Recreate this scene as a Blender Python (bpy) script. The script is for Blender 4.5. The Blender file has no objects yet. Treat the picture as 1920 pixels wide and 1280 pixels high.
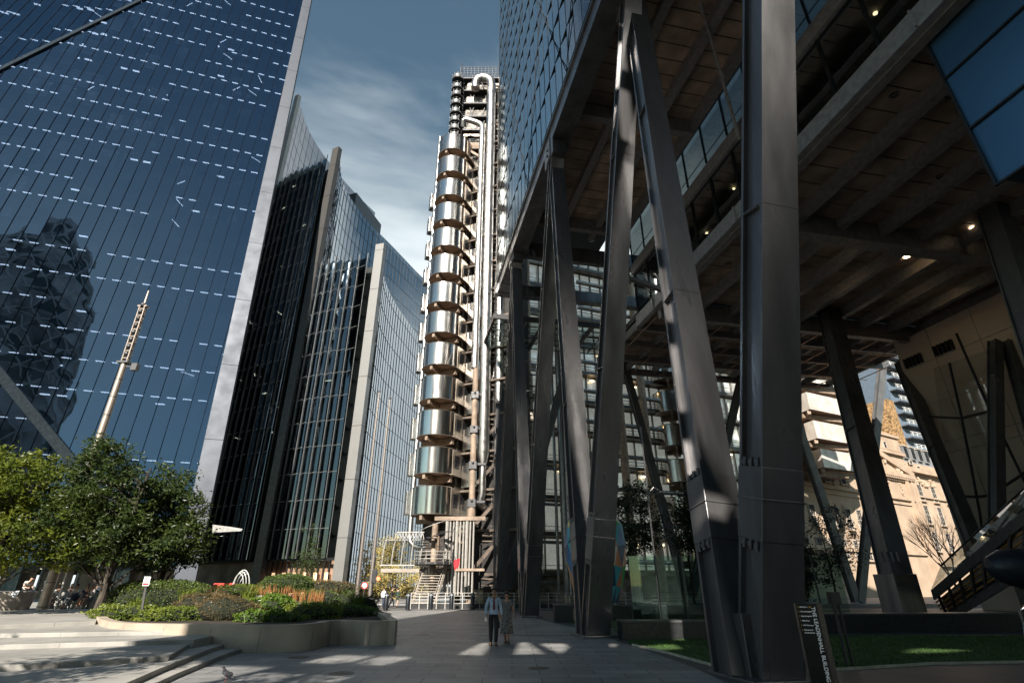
import bpy, bmesh, math, random
from mathutils import Vector, Matrix
random.seed(7)
R = math.radians
C = bpy.context.scene.collection
SC = bpy.context.scene
# ---------------------------------------------------------------- camera
F, PITCH, CAMZ = 985.0, R(24.85), 1.95
cam_d = bpy.data.cameras.new('camera'); cam = bpy.data.objects.new('camera', cam_d); C.objects.link(cam)
cam.location = (0, 0, CAMZ); cam.rotation_euler = (R(90) + PITCH, 0, 0)
cam_d.sensor_width = 36; cam_d.lens = F / 1920 * 36; cam_d.clip_start = .05; cam_d.clip_end = 3000
SC.camera = cam
# ---------------------------------------------------------------- world
SUN_EL, SUN_AZ = R(31.5), R(191.6)      # azimuth measured from +Y, clockwise: behind the camera, slightly left
SUNV = Vector((math.sin(SUN_AZ) * math.cos(SUN_EL), math.cos(SUN_AZ) * math.cos(SUN_EL), math.sin(SUN_EL)))
w = bpy.data.worlds.new('World'); SC.world = w; w.use_nodes = True
nt = w.node_tree; nt.nodes.clear()
def wn(t, **k):
    n = nt.nodes.new(t)
    for a, b in k.items(): setattr(n, a, b)
    return n
out = wn('ShaderNodeOutputWorld'); bg = wn('ShaderNodeBackground')
sky = wn('ShaderNodeTexSky', sky_type='NISHITA', sun_disc=False, sun_elevation=SUN_EL, sun_rotation=SUN_AZ, air_density=1.2, dust_density=.15, ozone_density=2.5)
tc = wn('ShaderNodeTexCoord'); mp = wn('ShaderNodeMapping'); mp.inputs['Scale'].default_value = (1.0, 1.0, 2.2); mp.inputs['Location'].default_value = (.35, .1, .2)
nz = wn('ShaderNodeTexNoise'); nz.inputs['Scale'].default_value = 1.5; nz.inputs['Detail'].default_value = 6; nz.inputs['Roughness'].default_value = .55; nz.inputs['Distortion'].default_value = .4
# cloud is thickest low in front of the camera, thinning upwards
sx = wn('ShaderNodeSeparateXYZ'); rz = wn('ShaderNodeMapRange'); rz.inputs[1].default_value = .82; rz.inputs[2].default_value = .3; rz.inputs[3].default_value = -.02; rz.inputs[4].default_value = .34
ry = wn('ShaderNodeMapRange'); ry.inputs[1].default_value = -.3; ry.inputs[2].default_value = .8; ry.inputs[3].default_value = -.65; ry.inputs[4].default_value = .05
ad = wn('ShaderNodeMath', operation='ADD'); ad2 = wn('ShaderNodeMath', operation='ADD')
cr = wn('ShaderNodeValToRGB'); cr.color_ramp.elements[0].position = .40; cr.color_ramp.elements[1].position = .80; cr.color_ramp.interpolation = 'EASE'
tint = wn('ShaderNodeMix', data_type='RGBA', blend_type='MULTIPLY'); tint.inputs[0].default_value = 1; tint.inputs[7].default_value = (.74, .76, .62, 1)
mx = wn('ShaderNodeMix', data_type='RGBA'); mx.inputs[7].default_value = (5.6, 6.1, 6.2, 1)
L = nt.links.new
L(tc.outputs['Generated'], mp.inputs[0]); L(mp.outputs[0], nz.inputs['Vector']); L(tc.outputs['Generated'], sx.inputs[0])
L(sx.outputs[2], rz.inputs[0]); L(sx.outputs[1], ry.inputs[0]); L(nz.outputs[0], ad.inputs[0]); L(rz.outputs[0], ad.inputs[1]); L(ad.outputs[0], ad2.inputs[0]); L(ry.outputs[0], ad2.inputs[1])
L(ad2.outputs[0], cr.inputs[0]); L(sky.outputs[0], tint.inputs[6]); L(tint.outputs[2], mx.inputs[6]); L(cr.outputs[0], mx.inputs[0])
L(mx.outputs[2], bg.inputs[0]); bg.inputs[1].default_value = .08; L(bg.outputs[0], out.inputs[0])
sun_d = bpy.data.lights.new('sun', 'SUN'); sun_d.energy = 5.0; sun_d.angle = R(.3); sun_d.color = (1, .93, .82)
sun = bpy.data.objects.new('sun', sun_d); C.objects.link(sun); sun.location = (0, 0, 200)
sun.rotation_euler = SUNV.to_track_quat('Z', 'Y').to_euler()
SC.view_settings.view_transform = 'Standard'; SC.view_settings.look = 'None'; SC.view_settings.exposure = 1.2; SC.view_settings.gamma = 1
SC.cycles.use_denoising = True; SC.cycles.max_bounces = 7; SC.cycles.diffuse_bounces = 3; SC.cycles.glossy_bounces = 4; SC.cycles.transmission_bounces = 4
SC.cycles.transparent_max_bounces = 14; SC.cycles.caustics_reflective = False; SC.cycles.caustics_refractive = False; SC.cycles.sample_clamp_indirect = 6
# ---------------------------------------------------------------- pixel <-> place
sp, cp = math.sin(PITCH), math.cos(PITCH)
def ray(u, v):
    yc = (640 - v) / F
    return Vector(((u - 960) / F, cp - yc * sp, sp + yc * cp))
def P(u, v, Y):
    d = ray(u, v); t = Y / d.y
    return Vector((d.x * t, Y, CAMZ + d.z * t))
def G(u, v, z=0.0):
    d = ray(u, v); t = (z - CAMZ) / d.z
    return Vector((d.x * t, d.y * t, z))
def PL(u, v, o, n):
    d = ray(u, v); c = Vector((0, 0, CAMZ)); t = (Vector(o) - c).dot(n) / d.dot(n)
    return c + d * t
# ---------------------------------------------------------------- materials
MATS = {}
def lin(c):
    return tuple(c) + (1,)
def mat(name, col, rough=.6, metal=0, spec=.5, noise=.12, nscale=3.0, col2=None, bump=0, bscale=None, emit=None, estr=0, trans=0, stretch=(1, 1, 1), rvar=.08):
    if name in MATS: return MATS[name]
    m = bpy.data.materials.new(name); m.use_nodes = True; t = m.node_tree; b = t.nodes['Principled BSDF']
    b.inputs['Roughness'].default_value = rough; b.inputs['Metallic'].default_value = metal; b.inputs['Specular IOR Level'].default_value = spec
    tcn = t.nodes.new('ShaderNodeTexCoord'); mpn = t.nodes.new('ShaderNodeMapping'); mpn.inputs['Scale'].default_value = stretch
    t.links.new(tcn.outputs['Object'], mpn.inputs[0])
    n = t.nodes.new('ShaderNodeTexNoise'); n.inputs['Scale'].default_value = nscale; n.inputs['Detail'].default_value = 5; t.links.new(mpn.outputs[0], n.inputs['Vector'])
    r = t.nodes.new('ShaderNodeMix'); r.data_type = 'RGBA'
    c2 = col2 if col2 else tuple(max(0, x * (1 - 2.2 * noise)) for x in col)
    c1 = col if col2 else tuple(min(1, x * (1 + noise)) for x in col)
    r.inputs[6].default_value = lin(c1); r.inputs[7].default_value = lin(c2)
    k = t.nodes.new('ShaderNodeMapRange'); k.inputs[1].default_value = .32; k.inputs[2].default_value = .68
    t.links.new(n.outputs[0], k.inputs[0]); t.links.new(k.outputs[0], r.inputs[0]); t.links.new(r.outputs[2], b.inputs['Base Color'])
    if rvar:
        q = t.nodes.new('ShaderNodeMapRange'); q.inputs[1].default_value = .3; q.inputs[2].default_value = .7; q.inputs[3].default_value = max(.02, rough - rvar); q.inputs[4].default_value = min(1, rough + rvar)
        t.links.new(n.outputs[0], q.inputs[0]); t.links.new(q.outputs[0], b.inputs['Roughness'])
    if bump:
        n2 = t.nodes.new('ShaderNodeTexNoise'); n2.inputs['Scale'].default_value = bscale or nscale * 6; n2.inputs['Detail'].default_value = 3; t.links.new(mpn.outputs[0], n2.inputs['Vector'])
        bp = t.nodes.new('ShaderNodeBump'); bp.inputs['Strength'].default_value = bump; bp.inputs['Distance'].default_value = .03
        t.links.new(n2.outputs[0], bp.inputs['Height']); t.links.new(bp.outputs[0], b.inputs['Normal'])
    if emit: b.inputs['Emission Color'].default_value = lin(emit); b.inputs['Emission Strength'].default_value = estr
    if trans:
        tr = t.nodes.new('ShaderNodeBsdfTranslucent'); t.links.new(r.outputs[2], tr.inputs[0]); ms = t.nodes.new('ShaderNodeMixShader'); ms.inputs[0].default_value = trans
        t.links.new(b.outputs[0], ms.inputs[1]); t.links.new(tr.outputs[0], ms.inputs[2]); t.links.new(ms.outputs[0], t.nodes['Material Output'].inputs[0])
    MATS[name] = m
    return m
def glass(name, refl=(.5, .6, .8), fac=.55, through=(.3, .36, .4), wave=.0, wscale=.25, rough=.02, distance=.2):
    """window glass: a partly mirroring, partly see-through sheet with the slight ripple of real panes"""
    if name in MATS: return MATS[name]
    m = bpy.data.materials.new(name); m.use_nodes = True; t = m.node_tree; t.nodes.clear()
    o = t.nodes.new('ShaderNodeOutputMaterial'); g = t.nodes.new('ShaderNodeBsdfGlossy'); g.inputs['Color'].default_value = lin(refl); g.inputs['Roughness'].default_value = rough
    tr = t.nodes.new('ShaderNodeBsdfTransparent'); tr.inputs[0].default_value = lin(through)
    ge = t.nodes.new('ShaderNodeNewGeometry'); dp = t.nodes.new('ShaderNodeVectorMath'); dp.operation = 'DOT_PRODUCT'; t.links.new(ge.outputs['Incoming'], dp.inputs[0]); t.links.new(ge.outputs['Normal'], dp.inputs[1])
    ab = t.nodes.new('ShaderNodeMath'); ab.operation = 'ABSOLUTE'; t.links.new(dp.outputs['Value'], ab.inputs[0]); iv = t.nodes.new('ShaderNodeMath'); iv.operation = 'SUBTRACT'; iv.inputs[0].default_value = 1; t.links.new(ab.outputs[0], iv.inputs[1])
    fr = t.nodes.new('ShaderNodeMath'); fr.operation = 'POWER'; fr.inputs[1].default_value = 4; t.links.new(iv.outputs[0], fr.inputs[0])
    mr = t.nodes.new('ShaderNodeMapRange'); mr.inputs[1].default_value = 0; mr.inputs[2].default_value = 1; mr.inputs[3].default_value = fac; mr.inputs[4].default_value = 1
    ms = t.nodes.new('ShaderNodeMixShader')
    if wave:
        tcn = t.nodes.new('ShaderNodeTexCoord'); n = t.nodes.new('ShaderNodeTexNoise'); n.inputs['Scale'].default_value = wscale; n.inputs['Detail'].default_value = 1
        bp = t.nodes.new('ShaderNodeBump'); bp.inputs['Strength'].default_value = wave; bp.inputs['Distance'].default_value = distance
        t.links.new(tcn.outputs['Object'], n.inputs['Vector']); t.links.new(n.outputs[0], bp.inputs['Height']); t.links.new(bp.outputs[0], g.inputs['Normal'])
    t.links.new(fr.outputs[0], mr.inputs[0]); t.links.new(mr.outputs[0], ms.inputs[0]); t.links.new(tr.outputs[0], ms.inputs[1]); t.links.new(g.outputs[0], ms.inputs[2]); t.links.new(ms.outputs[0], o.inputs[0])
    MATS[name] = m
    return m
def emis(name, col, s):
    if name in MATS: return MATS[name]
    m = bpy.data.materials.new(name); m.use_nodes = True; b = m.node_tree.nodes['Principled BSDF']
    b.inputs['Base Color'].default_value = lin(col); b.inputs['Emission Color'].default_value = lin(col); b.inputs['Emission Strength'].default_value = s; b.inputs['Roughness'].default_value = .5
    MATS[name] = m
    return m
def paving(name, c1, c2, mortar, bw, bh, rot=0, ms=.006, rough=.6, dirt=.3):
    m = bpy.data.materials.new(name); m.use_nodes = True; t = m.node_tree; b = t.nodes['Principled BSDF']
    tcn = t.nodes.new('ShaderNodeTexCoord'); mpn = t.nodes.new('ShaderNodeMapping'); mpn.inputs['Rotation'].default_value = (0, 0, rot); t.links.new(tcn.outputs['Object'], mpn.inputs[0])
    br = t.nodes.new('ShaderNodeTexBrick'); br.inputs['Color1'].default_value = lin(c1); br.inputs['Color2'].default_value = lin(c2); br.inputs['Mortar'].default_value = lin(mortar)
    br.inputs['Scale'].default_value = 1; br.inputs['Brick Width'].default_value = bw; br.inputs['Row Height'].default_value = bh; br.inputs['Mortar Size'].default_value = ms; br.inputs['Bias'].default_value = 0
    t.links.new(mpn.outputs[0], br.inputs['Vector'])
    n = t.nodes.new('ShaderNodeTexNoise'); n.inputs['Scale'].default_value = .9; n.inputs['Detail'].default_value = 8; n.inputs['Roughness'].default_value = .65; t.links.new(tcn.outputs['Object'], n.inputs['Vector'])
    k = t.nodes.new('ShaderNodeMapRange'); k.inputs[1].default_value = .3; k.inputs[2].default_value = .7; k.inputs[3].default_value = 1 - dirt; k.inputs[4].default_value = 1.05; t.links.new(n.outputs[0], k.inputs[0])
    x = t.nodes.new('ShaderNodeMix'); x.data_type = 'RGBA'; x.blend_type = 'MULTIPLY'; x.inputs[0].default_value = 1; t.links.new(br.outputs[0], x.inputs[6]); t.links.new(k.outputs[0], x.inputs[7]); t.links.new(x.outputs[2], b.inputs['Base Color'])
    n3 = t.nodes.new('ShaderNodeTexNoise'); n3.inputs['Scale'].default_value = 60; t.links.new(tcn.outputs['Object'], n3.inputs['Vector'])
    bp = t.nodes.new('ShaderNodeBump'); bp.inputs['Strength'].default_value = .25; bp.inputs['Distance'].default_value = .004; t.links.new(n3.outputs[0], bp.inputs['Height']); t.links.new(bp.outputs[0], b.inputs['Normal'])
    # small dark spots (gum, stains)
    vo = t.nodes.new('ShaderNodeTexVoronoi'); vo.inputs['Scale'].default_value = 2.2; t.links.new(tcn.outputs['Object'], vo.inputs['Vector']); vr = t.nodes.new('ShaderNodeMapRange'); vr.inputs[1].default_value = .035; vr.inputs[2].default_value = .06; vr.inputs[3].default_value = .55; vr.inputs[4].default_value = 1; t.links.new(vo.outputs['Distance'], vr.inputs[0])
    n4 = t.nodes.new('ShaderNodeTexNoise'); n4.inputs['Scale'].default_value = .28; n4.inputs['Detail'].default_value = 3; t.links.new(tcn.outputs['Object'], n4.inputs['Vector']); k4 = t.nodes.new('ShaderNodeMapRange'); k4.inputs[1].default_value = .42; k4.inputs[2].default_value = .6; k4.inputs[3].default_value = .8; k4.inputs[4].default_value = 1; t.links.new(n4.outputs[0], k4.inputs[0])
    mm = t.nodes.new('ShaderNodeMath'); mm.operation = 'MULTIPLY'; t.links.new(vr.outputs[0], mm.inputs[0]); t.links.new(k4.outputs[0], mm.inputs[1])
    x2 = t.nodes.new('ShaderNodeMix'); x2.data_type = 'RGBA'; x2.blend_type = 'MULTIPLY'; x2.inputs[0].default_value = 1; t.links.new(x.outputs[2], x2.inputs[6]); t.links.new(mm.outputs[0], x2.inputs[7]); t.links.new(x2.outputs[2], b.inputs['Base Color'])
    b.inputs['Roughness'].default_value = rough; MATS[name] = m
    return m
# ---------------------------------------------------------------- meshes
ORG = {}
def tag(o, label=None, cat=None, group=None, kind=None):
    if label: o['label'] = label
    if cat: o['category'] = cat
    if group: o['group'] = group
    if kind: o['kind'] = kind
    return o
def thing(name, label, cat, loc=(0, 0, 0), group=None, rotz=0):
    o = bpy.data.objects.new(name, None); C.objects.link(o); o.location = loc; o.rotation_euler = (0, 0, rotz); o.empty_display_size = .3
    ORG[o] = Vector(loc)
    return tag(o, label, cat, group)
class MB:
    """collects shapes in world coordinates, then links them as ONE mesh"""
    def __init__(s): s.v = []; s.f = []
    def add(s, vs, fs):
        b = len(s.v); s.v += [tuple(x) for x in vs]; s.f += [tuple(i + b for i in f) for f in fs]
        return s
    def quad(s, a, b, c, d): return s.add([a, b, c, d], [(0, 1, 2, 3)])
    def poly(s, ps): return s.add(ps, [tuple(range(len(ps)))])
    def frame(s, c, ax, ay, az, hx, hy, hz):
        vs = [c + ax * (i * hx) + ay * (j * hy) + az * (k * hz) for i in (-1, 1) for j in (-1, 1) for k in (-1, 1)]
        return s.add(vs, [(0, 1, 3, 2), (4, 6, 7, 5), (0, 4, 5, 1), (2, 3, 7, 6), (0, 2, 6, 4), (1, 5, 7, 3)])
    def box(s, c, size, rz=0):
        ax = Vector((math.cos(rz), math.sin(rz), 0)); ay = Vector((-math.sin(rz), math.cos(rz), 0))
        return s.frame(Vector(c), ax, ay, Vector((0, 0, 1)), size[0] / 2, size[1] / 2, size[2] / 2)
    def beam(s, p0, p1, wx, wy, side=None, s1=1.0):
        """bar from p0 to p1; wx measured along 'side' (made square to the bar), wy across it; s1 scales the far end"""
        p0, p1 = Vector(p0), Vector(p1); d = (p1 - p0).normalized()
        side = Vector(side) if side is not None else (Vector((0, 0, 1)).cross(d) if abs(d.z) < .95 else Vector((1, 0, 0)))
        a = (side - d * side.dot(d)).normalized(); b = d.cross(a)
        vs = []
        for p, k in ((p0, 1), (p1, s1)):
            for i, j in ((-1, -1), (1, -1), (1, 1), (-1, 1)): vs.append(p + a * (i * wx / 2 * k) + b * (j * wy / 2 * k))
        return s.add(vs, [(3, 2, 1, 0), (4, 5, 6, 7), (0, 1, 5, 4), (1, 2, 6, 5), (2, 3, 7, 6), (3, 0, 4, 7)])
    def tube(s, p0, p1, r0, r1=None, n=8, caps=True):
        p0, p1 = Vector(p0), Vector(p1); r1 = r0 if r1 is None else r1; d = (p1 - p0)
        if d.length < 1e-6: return s
        d.normalize(); a = d.orthogonal().normalized(); b = d.cross(a)
        vs = []
        for p, r in ((p0, r0), (p1, r1)):
            for i in range(n):
                t = 2 * math.pi * i / n; vs.append(p + a * (math.cos(t) * r) + b * (math.sin(t) * r))
        fs = [(i, (i + 1) % n, n + (i + 1) % n, n + i) for i in range(n)]
        if caps: fs += [tuple(range(n - 1, -1, -1)), tuple(range(n, 2 * n))]
        return s.add(vs, fs)
    def path(s, pts, r, n=8, caps=True):
        """a bent pipe through the points"""
        pts = [Vector(p) for p in pts]; m = len(pts); rs = r if isinstance(r, (list, tuple)) else [r] * m
        up = None; vs = []
        for i, p in enumerate(pts):
            d = ((pts[min(i + 1, m - 1)] - pts[max(i - 1, 0)])).normalized()
            if up is None: up = d.orthogonal().normalized()
            up = (up - d * up.dot(d)).normalized(); b = d.cross(up)
            for k in range(n):
                t = 2 * math.pi * k / n; vs.append(p + up * (math.cos(t) * rs[i]) + b * (math.sin(t) * rs[i]))
        fs = [(i * n + k, i * n + (k + 1) % n, (i + 1) * n + (k + 1) % n, (i + 1) * n + k) for i in range(m - 1) for k in range(n)]
        if caps: fs += [tuple(range(n - 1, -1, -1)), tuple(range((m - 1) * n, m * n))]
        return s.add(vs, fs)
    def lathe(s, c, prof, n=16, a0=0, a1=2 * math.pi, caps=False):
        c = Vector(c); full = abs(a1 - a0 - 2 * math.pi) < 1e-6; k = n if full else n + 1; vs = []
        for r, z in prof:
            for i in range(k):
                t = a0 + (a1 - a0) * i / n; vs.append(c + Vector((math.cos(t) * r, math.sin(t) * r, z)))
        fs = []
        for j in range(len(prof) - 1):
            for i in range(n): fs.append((j * k + i, j * k + (i + 1) % k, (j + 1) * k + (i + 1) % k, (j + 1) * k + i))
        if caps: fs += [tuple(range(k - 1, -1, -1)), tuple(range((len(prof) - 1) * k, len(prof) * k))]
        return s.add(vs, fs)
    def prism(s, pts, z0, z1):
        n = len(pts); a = sum(pts[i][0] * pts[(i + 1) % n][1] - pts[(i + 1) % n][0] * pts[i][1] for i in range(n))
        if a < 0: pts = pts[::-1]
        vs = [(p[0], p[1], z0) for p in pts] + [(p[0], p[1], z1) for p in pts]
        return s.add(vs, [tuple(range(n - 1, -1, -1)), tuple(range(n, 2 * n))] + [(i, (i + 1) % n, n + (i + 1) % n, n + i) for i in range(n)])
    def ball(s, c, r, n=10, m=6, sq=(1, 1, 1)):
        c = Vector(c); vs = [c + Vector((0, 0, r * sq[2]))]
        for j in range(1, m):
            ph = math.pi * j / m
            for i in range(n):
                t = 2 * math.pi * i / n; vs.append(c + Vector((math.cos(t) * math.sin(ph) * r * sq[0], math.sin(t) * math.sin(ph) * r * sq[1], math.cos(ph) * r * sq[2])))
        vs.append(c - Vector((0, 0, r * sq[2]))); fs = [(0, 1 + i, 1 + (i + 1) % n) for i in range(n)]
        for j in range(m - 2):
            for i in range(n): a = 1 + j * n; fs.append((a + i, a + n + i, a + n + (i + 1) % n, a + (i + 1) % n))
        a = 1 + (m - 2) * n; fs += [(a + i, len(vs) - 1, a + (i + 1) % n) for i in range(n)]
        return s.add(vs, fs)
    def build(s, name, m, parent=None, smooth=False, label=None, angle=35, bevel=0):
        me = bpy.data.meshes.new(name); o0 = ORG.get(parent, Vector((0, 0, 0))) if parent else Vector((0, 0, 0))
        me.from_pydata([(x[0] - o0[0], x[1] - o0[1], x[2] - o0[2]) for x in s.v], [], s.f); me.validate(); me.update()
        if isinstance(m, (list, tuple)):
            for q in m: me.materials.append(q)
        elif m: me.materials.append(m)
        if smooth:
            me.polygons.foreach_set('use_smooth', [True] * len(me.polygons))
            me.set_sharp_from_angle(angle=R(angle))
        o = bpy.data.objects.new(name, me); C.objects.link(o)
        if parent: o.parent = parent
        ORG[o] = o0
        if bevel:
            b = o.modifiers.new('bevel', 'BEVEL'); b.width = bevel; b.segments = 2; b.limit_method = 'ANGLE'; b.angle_limit = R(40)
        if label: o['label'] = label
        return o
def pieces(mb, name, m, parent, most=100, **k):
    """link every loose piece of the collected shapes as a part of its own (past 'most' the small rest is one mesh)"""
    par = list(range(len(mb.v)))
    def find(i):
        while par[i] != i: par[i] = par[par[i]]; i = par[i]
        return i
    for f in mb.f:
        a = find(f[0])
        for j in f[1:]: par[find(j)] = a
    grp = {}
    for f in mb.f: grp.setdefault(find(f[0]), []).append(f)
    def size(fs):
        vs = [V(mb.v[i]) for f in fs for i in f]; lo = V((min(v.x for v in vs), min(v.y for v in vs), min(v.z for v in vs))); hi = V((max(v.x for v in vs), max(v.y for v in vs), max(v.z for v in vs)))
        return (hi - lo).length / ((lo + hi) / 2 - V((0, 0, 2))).length
    gs = sorted(grp.values(), key=size, reverse=True)
    def sub(fs):
        x = MB(); ix = {}
        for f in fs:
            for i in f:
                if i not in ix: ix[i] = len(x.v); x.v.append(mb.v[i])
            x.f.append(tuple(ix[i] for i in f))
        return x
    for fs in gs[:most]: sub(fs).build(name, m, parent, **k)
    if gs[most:]: sub([f for q in gs[most:] for f in q]).build(name, m, parent, **k)['kind'] = 'stuff'
def kids(o): return [c for c in list(o.children)]
def copy_tree(o, parent=None):
    c = o.copy(); C.objects.link(c)
    if parent: c.parent = parent
    for ch in kids(o): copy_tree(ch, c)
    return c
V = Vector
Z = V((0, 0, 1))
# common finishes
STEEL = mat('painted_steel', (.165, .16, .165), .32, .62, .5, .20, .7, stretch=(1.6, 1.6, .16))
STEEL_D = mat('dark_steel', (.055, .055, .06), .45, .3)
BLACK = mat('black_paint', (.012, .013, .015), .4)
CHROME = mat('brushed_stainless', (.62, .585, .55), .2, 1, nscale=.9, noise=.14, rvar=.07, stretch=(1, 1, .25))
PIPE = mat('pipe_stainless', (.50, .49, .48), .38, 1, nscale=1.6, noise=.16, rvar=.12)
BRONZE = mat('brown_concrete', (.27, .20, .15), .7, noise=.2, nscale=1)
BRONZE_D = mat('weathered_brown_steel', (.13, .10, .08), .6, .1, noise=.3, nscale=1)
WHITE = mat('white_paint', (.74, .74, .74), .5)
# ================================================================ ground
PAVE = paving('granite_paving', (.37, .36, .35), (.235, .235, .24), (.06, .06, .065), 1.35, .62, 0, .016, .5, .38)
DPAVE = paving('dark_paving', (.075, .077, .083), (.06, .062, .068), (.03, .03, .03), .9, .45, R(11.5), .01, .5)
ASPH = mat('asphalt', (.05, .05, .052), .85, noise=.2, nscale=8, bump=.2)
STONE = paving('step_stone', (.42, .40, .37), (.36, .345, .32), (.2, .19, .18), 1.6, 5, 0, .008, .6, .35)
g = MB(); g.quad((-900, -900, -.02), (900, -900, -.02), (900, 900, -.02), (-900, 900, -.02)); tag(g.build('ground', ASPH), kind='structure')
g = MB(); g.box((0, 2, -.06), (120, 104, .13)); g.build('plaza_paving', PAVE)['kind'] = 'structure'
EE, EN = V((-.2, .98, 0)).normalized(), V((.98, .2, 0)).normalized()
def LL(n, e, z=0): return EN * n + EE * e + Z * z
def p2(v): return (v.x, v.y)
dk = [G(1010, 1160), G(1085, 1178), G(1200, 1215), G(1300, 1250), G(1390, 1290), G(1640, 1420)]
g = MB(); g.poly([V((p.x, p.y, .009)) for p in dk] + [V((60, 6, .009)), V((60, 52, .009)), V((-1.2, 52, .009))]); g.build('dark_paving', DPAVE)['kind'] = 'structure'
# far pavement across the road, light and sunlit
g = MB(); g.box((0, 78, .05), (200, 30, .14)); g.build('far_pavement', PAVE)['kind'] = 'structure'
GRASS = mat('lawn_green', (.035, .085, .012), .9, noise=.3, nscale=30, bump=.6, bscale=90)
lawn = [G(1186, 1210), G(1250, 1225), G(1362, 1256), G(1480, 1263), G(1750, 1246), G(2100, 1240), G(2100, 1192), G(1480, 1192), G(1150, 1180)]
g = MB(); g.prism([p2(p) for p in lawn], 0, .03); lw = g.build('lawn', GRASS); lw['kind'] = 'structure'
lawn2 = [G(1045, 1163), G(1120, 1176), G(1340, 1176), G(1340, 1160)]
g = MB(); g.prism([p2(p) for p in lawn2], 0, .03); g.build('lawn_strip', GRASS)['kind'] = 'structure'
# grass blades over the nearer lawn
import itertools
def inpoly(x, y, ps):
    r = False; n = len(ps)
    for i in range(n):
        a, b = ps[i], ps[(i + 1) % n]
        if (a.y > y) != (b.y > y) and x < (b.x - a.x) * (y - a.y) / (b.y - a.y) + a.x: r = not r
    return r
g = MB(); rnd = random.Random(3)
for i in range(30000):
    x, y = rnd.uniform(3, 22), rnd.uniform(14.8, 27)
    if not inpoly(x, y, lawn): continue
    a = rnd.uniform(0, 6.3); h = rnd.uniform(.03, .07); d = V((math.cos(a), math.sin(a), 0)) * .012; b = V((x, y, .028)); k = V((rnd.uniform(-.02, .02), rnd.uniform(-.02, .02), h))
    g.add([b - d, b + d, b + k], [(0, 1, 2)])
tag(g.build('grass', mat('grass_blades', (.05, .12, .015), .8, noise=.4, nscale=2, trans=.35)), 'short mown grass of the lawn beneath the steel tower', 'grass', kind='stuff')
# light metal kerb between lawn and paving
g = MB(); ks = [G(1186, 1210), G(1250, 1225), G(1362, 1256)]
for a, b in zip(ks, ks[1:]): g.beam(a + Z * .03, b + Z * .03, .05, .08)
ks = [G(1480, 1263), G(1750, 1246), G(2100, 1240)]
for a, b in zip(ks, ks[1:]): g.beam(a + Z * .03, b + Z * .03, .05, .08)
tag(g.build('lawn_kerb', mat('kerb_stone', (.5, .46, .36), .6)), kind='structure')
# ---- terrace steps on the left: stacked levels, each .13 high
def level(k, pts, name='terrace_step'):
    z = .115 * k
    ps = [G(u, v, z) for u, v in pts]
    m = MB(); m.prism([p2(p) for p in ps], -.01 * k, z); o = m.build(name, STONE, bevel=.012); o['kind'] = 'structure'
FAR = [(-900, 1172), (-900, 1500)]
level(1, [(476, 1208), (430, 1222), (330, 1262), (160, 1340), (-500, 1500), (-900, 1400), (-900, 1165), (180, 1165), (400, 1185)])
level(2, [(443, 1199), (395, 1215), (300, 1252), (120, 1330), (-500, 1480), (-900, 1380), (-900, 1162), (180, 1162), (400, 1178)])
level(3, [(414, 1193), (365, 1200), (318, 1228), (0, 1247), (-500, 1270), (-900, 1290), (-900, 1155), (180, 1155), (380, 1170)])
level(4, [(364, 1198), (0, 1208), (-500, 1222), (-900, 1236), (-900, 1150), (180, 1150), (360, 1168), (404, 1190)])
level(5, [(308, 1182), (0, 1187), (-500, 1194), (-900, 1200), (-900, 1140), (180, 1140), (308, 1160)])
level(6, [(180, 1164), (0, 1171), (-500, 1180), (-900, 1190), (-900, 1128), (100, 1128), (196, 1140)])
tz = .115 * 6
m = MB(); m.prism([(-75, 20), (-26, 27.5), (-21.5, 29.6), (-19, 33), (-14, 44), (-14, 60), (-75, 60)], 0, tz + .012); m.build('terrace', STONE, bevel=.01)['kind'] = 'structure'

DRN = mat('cast_iron', (.05, .048, .046), .5, .6, bump=.3, bscale=80)
for u, v, r in ((640, 1262, .32), (1010, 1252, .28), (560, 1232, .3), (790, 1190, .35)):
    c = G(u, v); m = MB(); m.lathe((c.x, c.y, .005), [(r, 0), (r, .006), (.001, .006)], 20); tag(m.build('drain_cover', DRN), {640: 'round iron drain cover on the paving nearest the bottom centre-left', 1010: 'round iron drain cover right of the walking couple', 560: 'round iron drain cover below the planter front', 790: 'round iron drain cover off the planter right tip'}[u], 'drain cover')
m = MB(); m.box((-1, 25.6, .006), (16, .09, .008)); m.box((-6, 50.4, .02), (40, .3, .09)); m.build('drain_channel', DRN)['kind'] = 'structure'
# ================================================================ tower on raking steel legs (right)
T = thing('office_tower', 'glass office tower standing on giant raking grey steel legs above the lawn', 'building', LL(22, 30, 0))
LEGS = []
def leg(p0, p1, w=1.0, d=.82, name='leg', m=STEEL, parent=T, side=EN):
    """steel member: cover plates front and back, recessed web plates on the flanks, splice ribs along it"""
    p0, p1 = V(p0), V(p1); ax = (p1 - p0).normalized(); a = (V(side) - ax * V(side).dot(ax)).normalized(); b = ax.cross(a); g = MB(); mid = (p0 + p1) / 2; h = (p1 - p0).length / 2
    for s in (-1, 1): g.frame(mid + b * (s * (d / 2 - .05)), a, b, ax, w / 2, .05, h)
    g.frame(mid, a, b, ax, w / 2 - .13, d / 2 - .1, h - .01)
    n = max(2, int(2 * h / 11))
    for i in range(1, n):
        c = p0 + ax * (2 * h * i / n); g.frame(c, a, b, ax, w / 2 - .02, d / 2 - .1, .045)
        g.frame(c, a, b, ax, w / 2 + .012, d / 2 + .012, .02)
    if m is STEEL and len(LEGS) < 7: LEGS.append((p0, p1, w, d))
    return g.build(name, m, parent)
feet = [G(1420, 1272), G(1112, 1192), G(992, 1156), G(936, 1138)]
node1, node2, node3 = P(1182, -10, 19.5), P(1041, 285, 31), P(968, 480, 46)
dn = EE * .42
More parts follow.
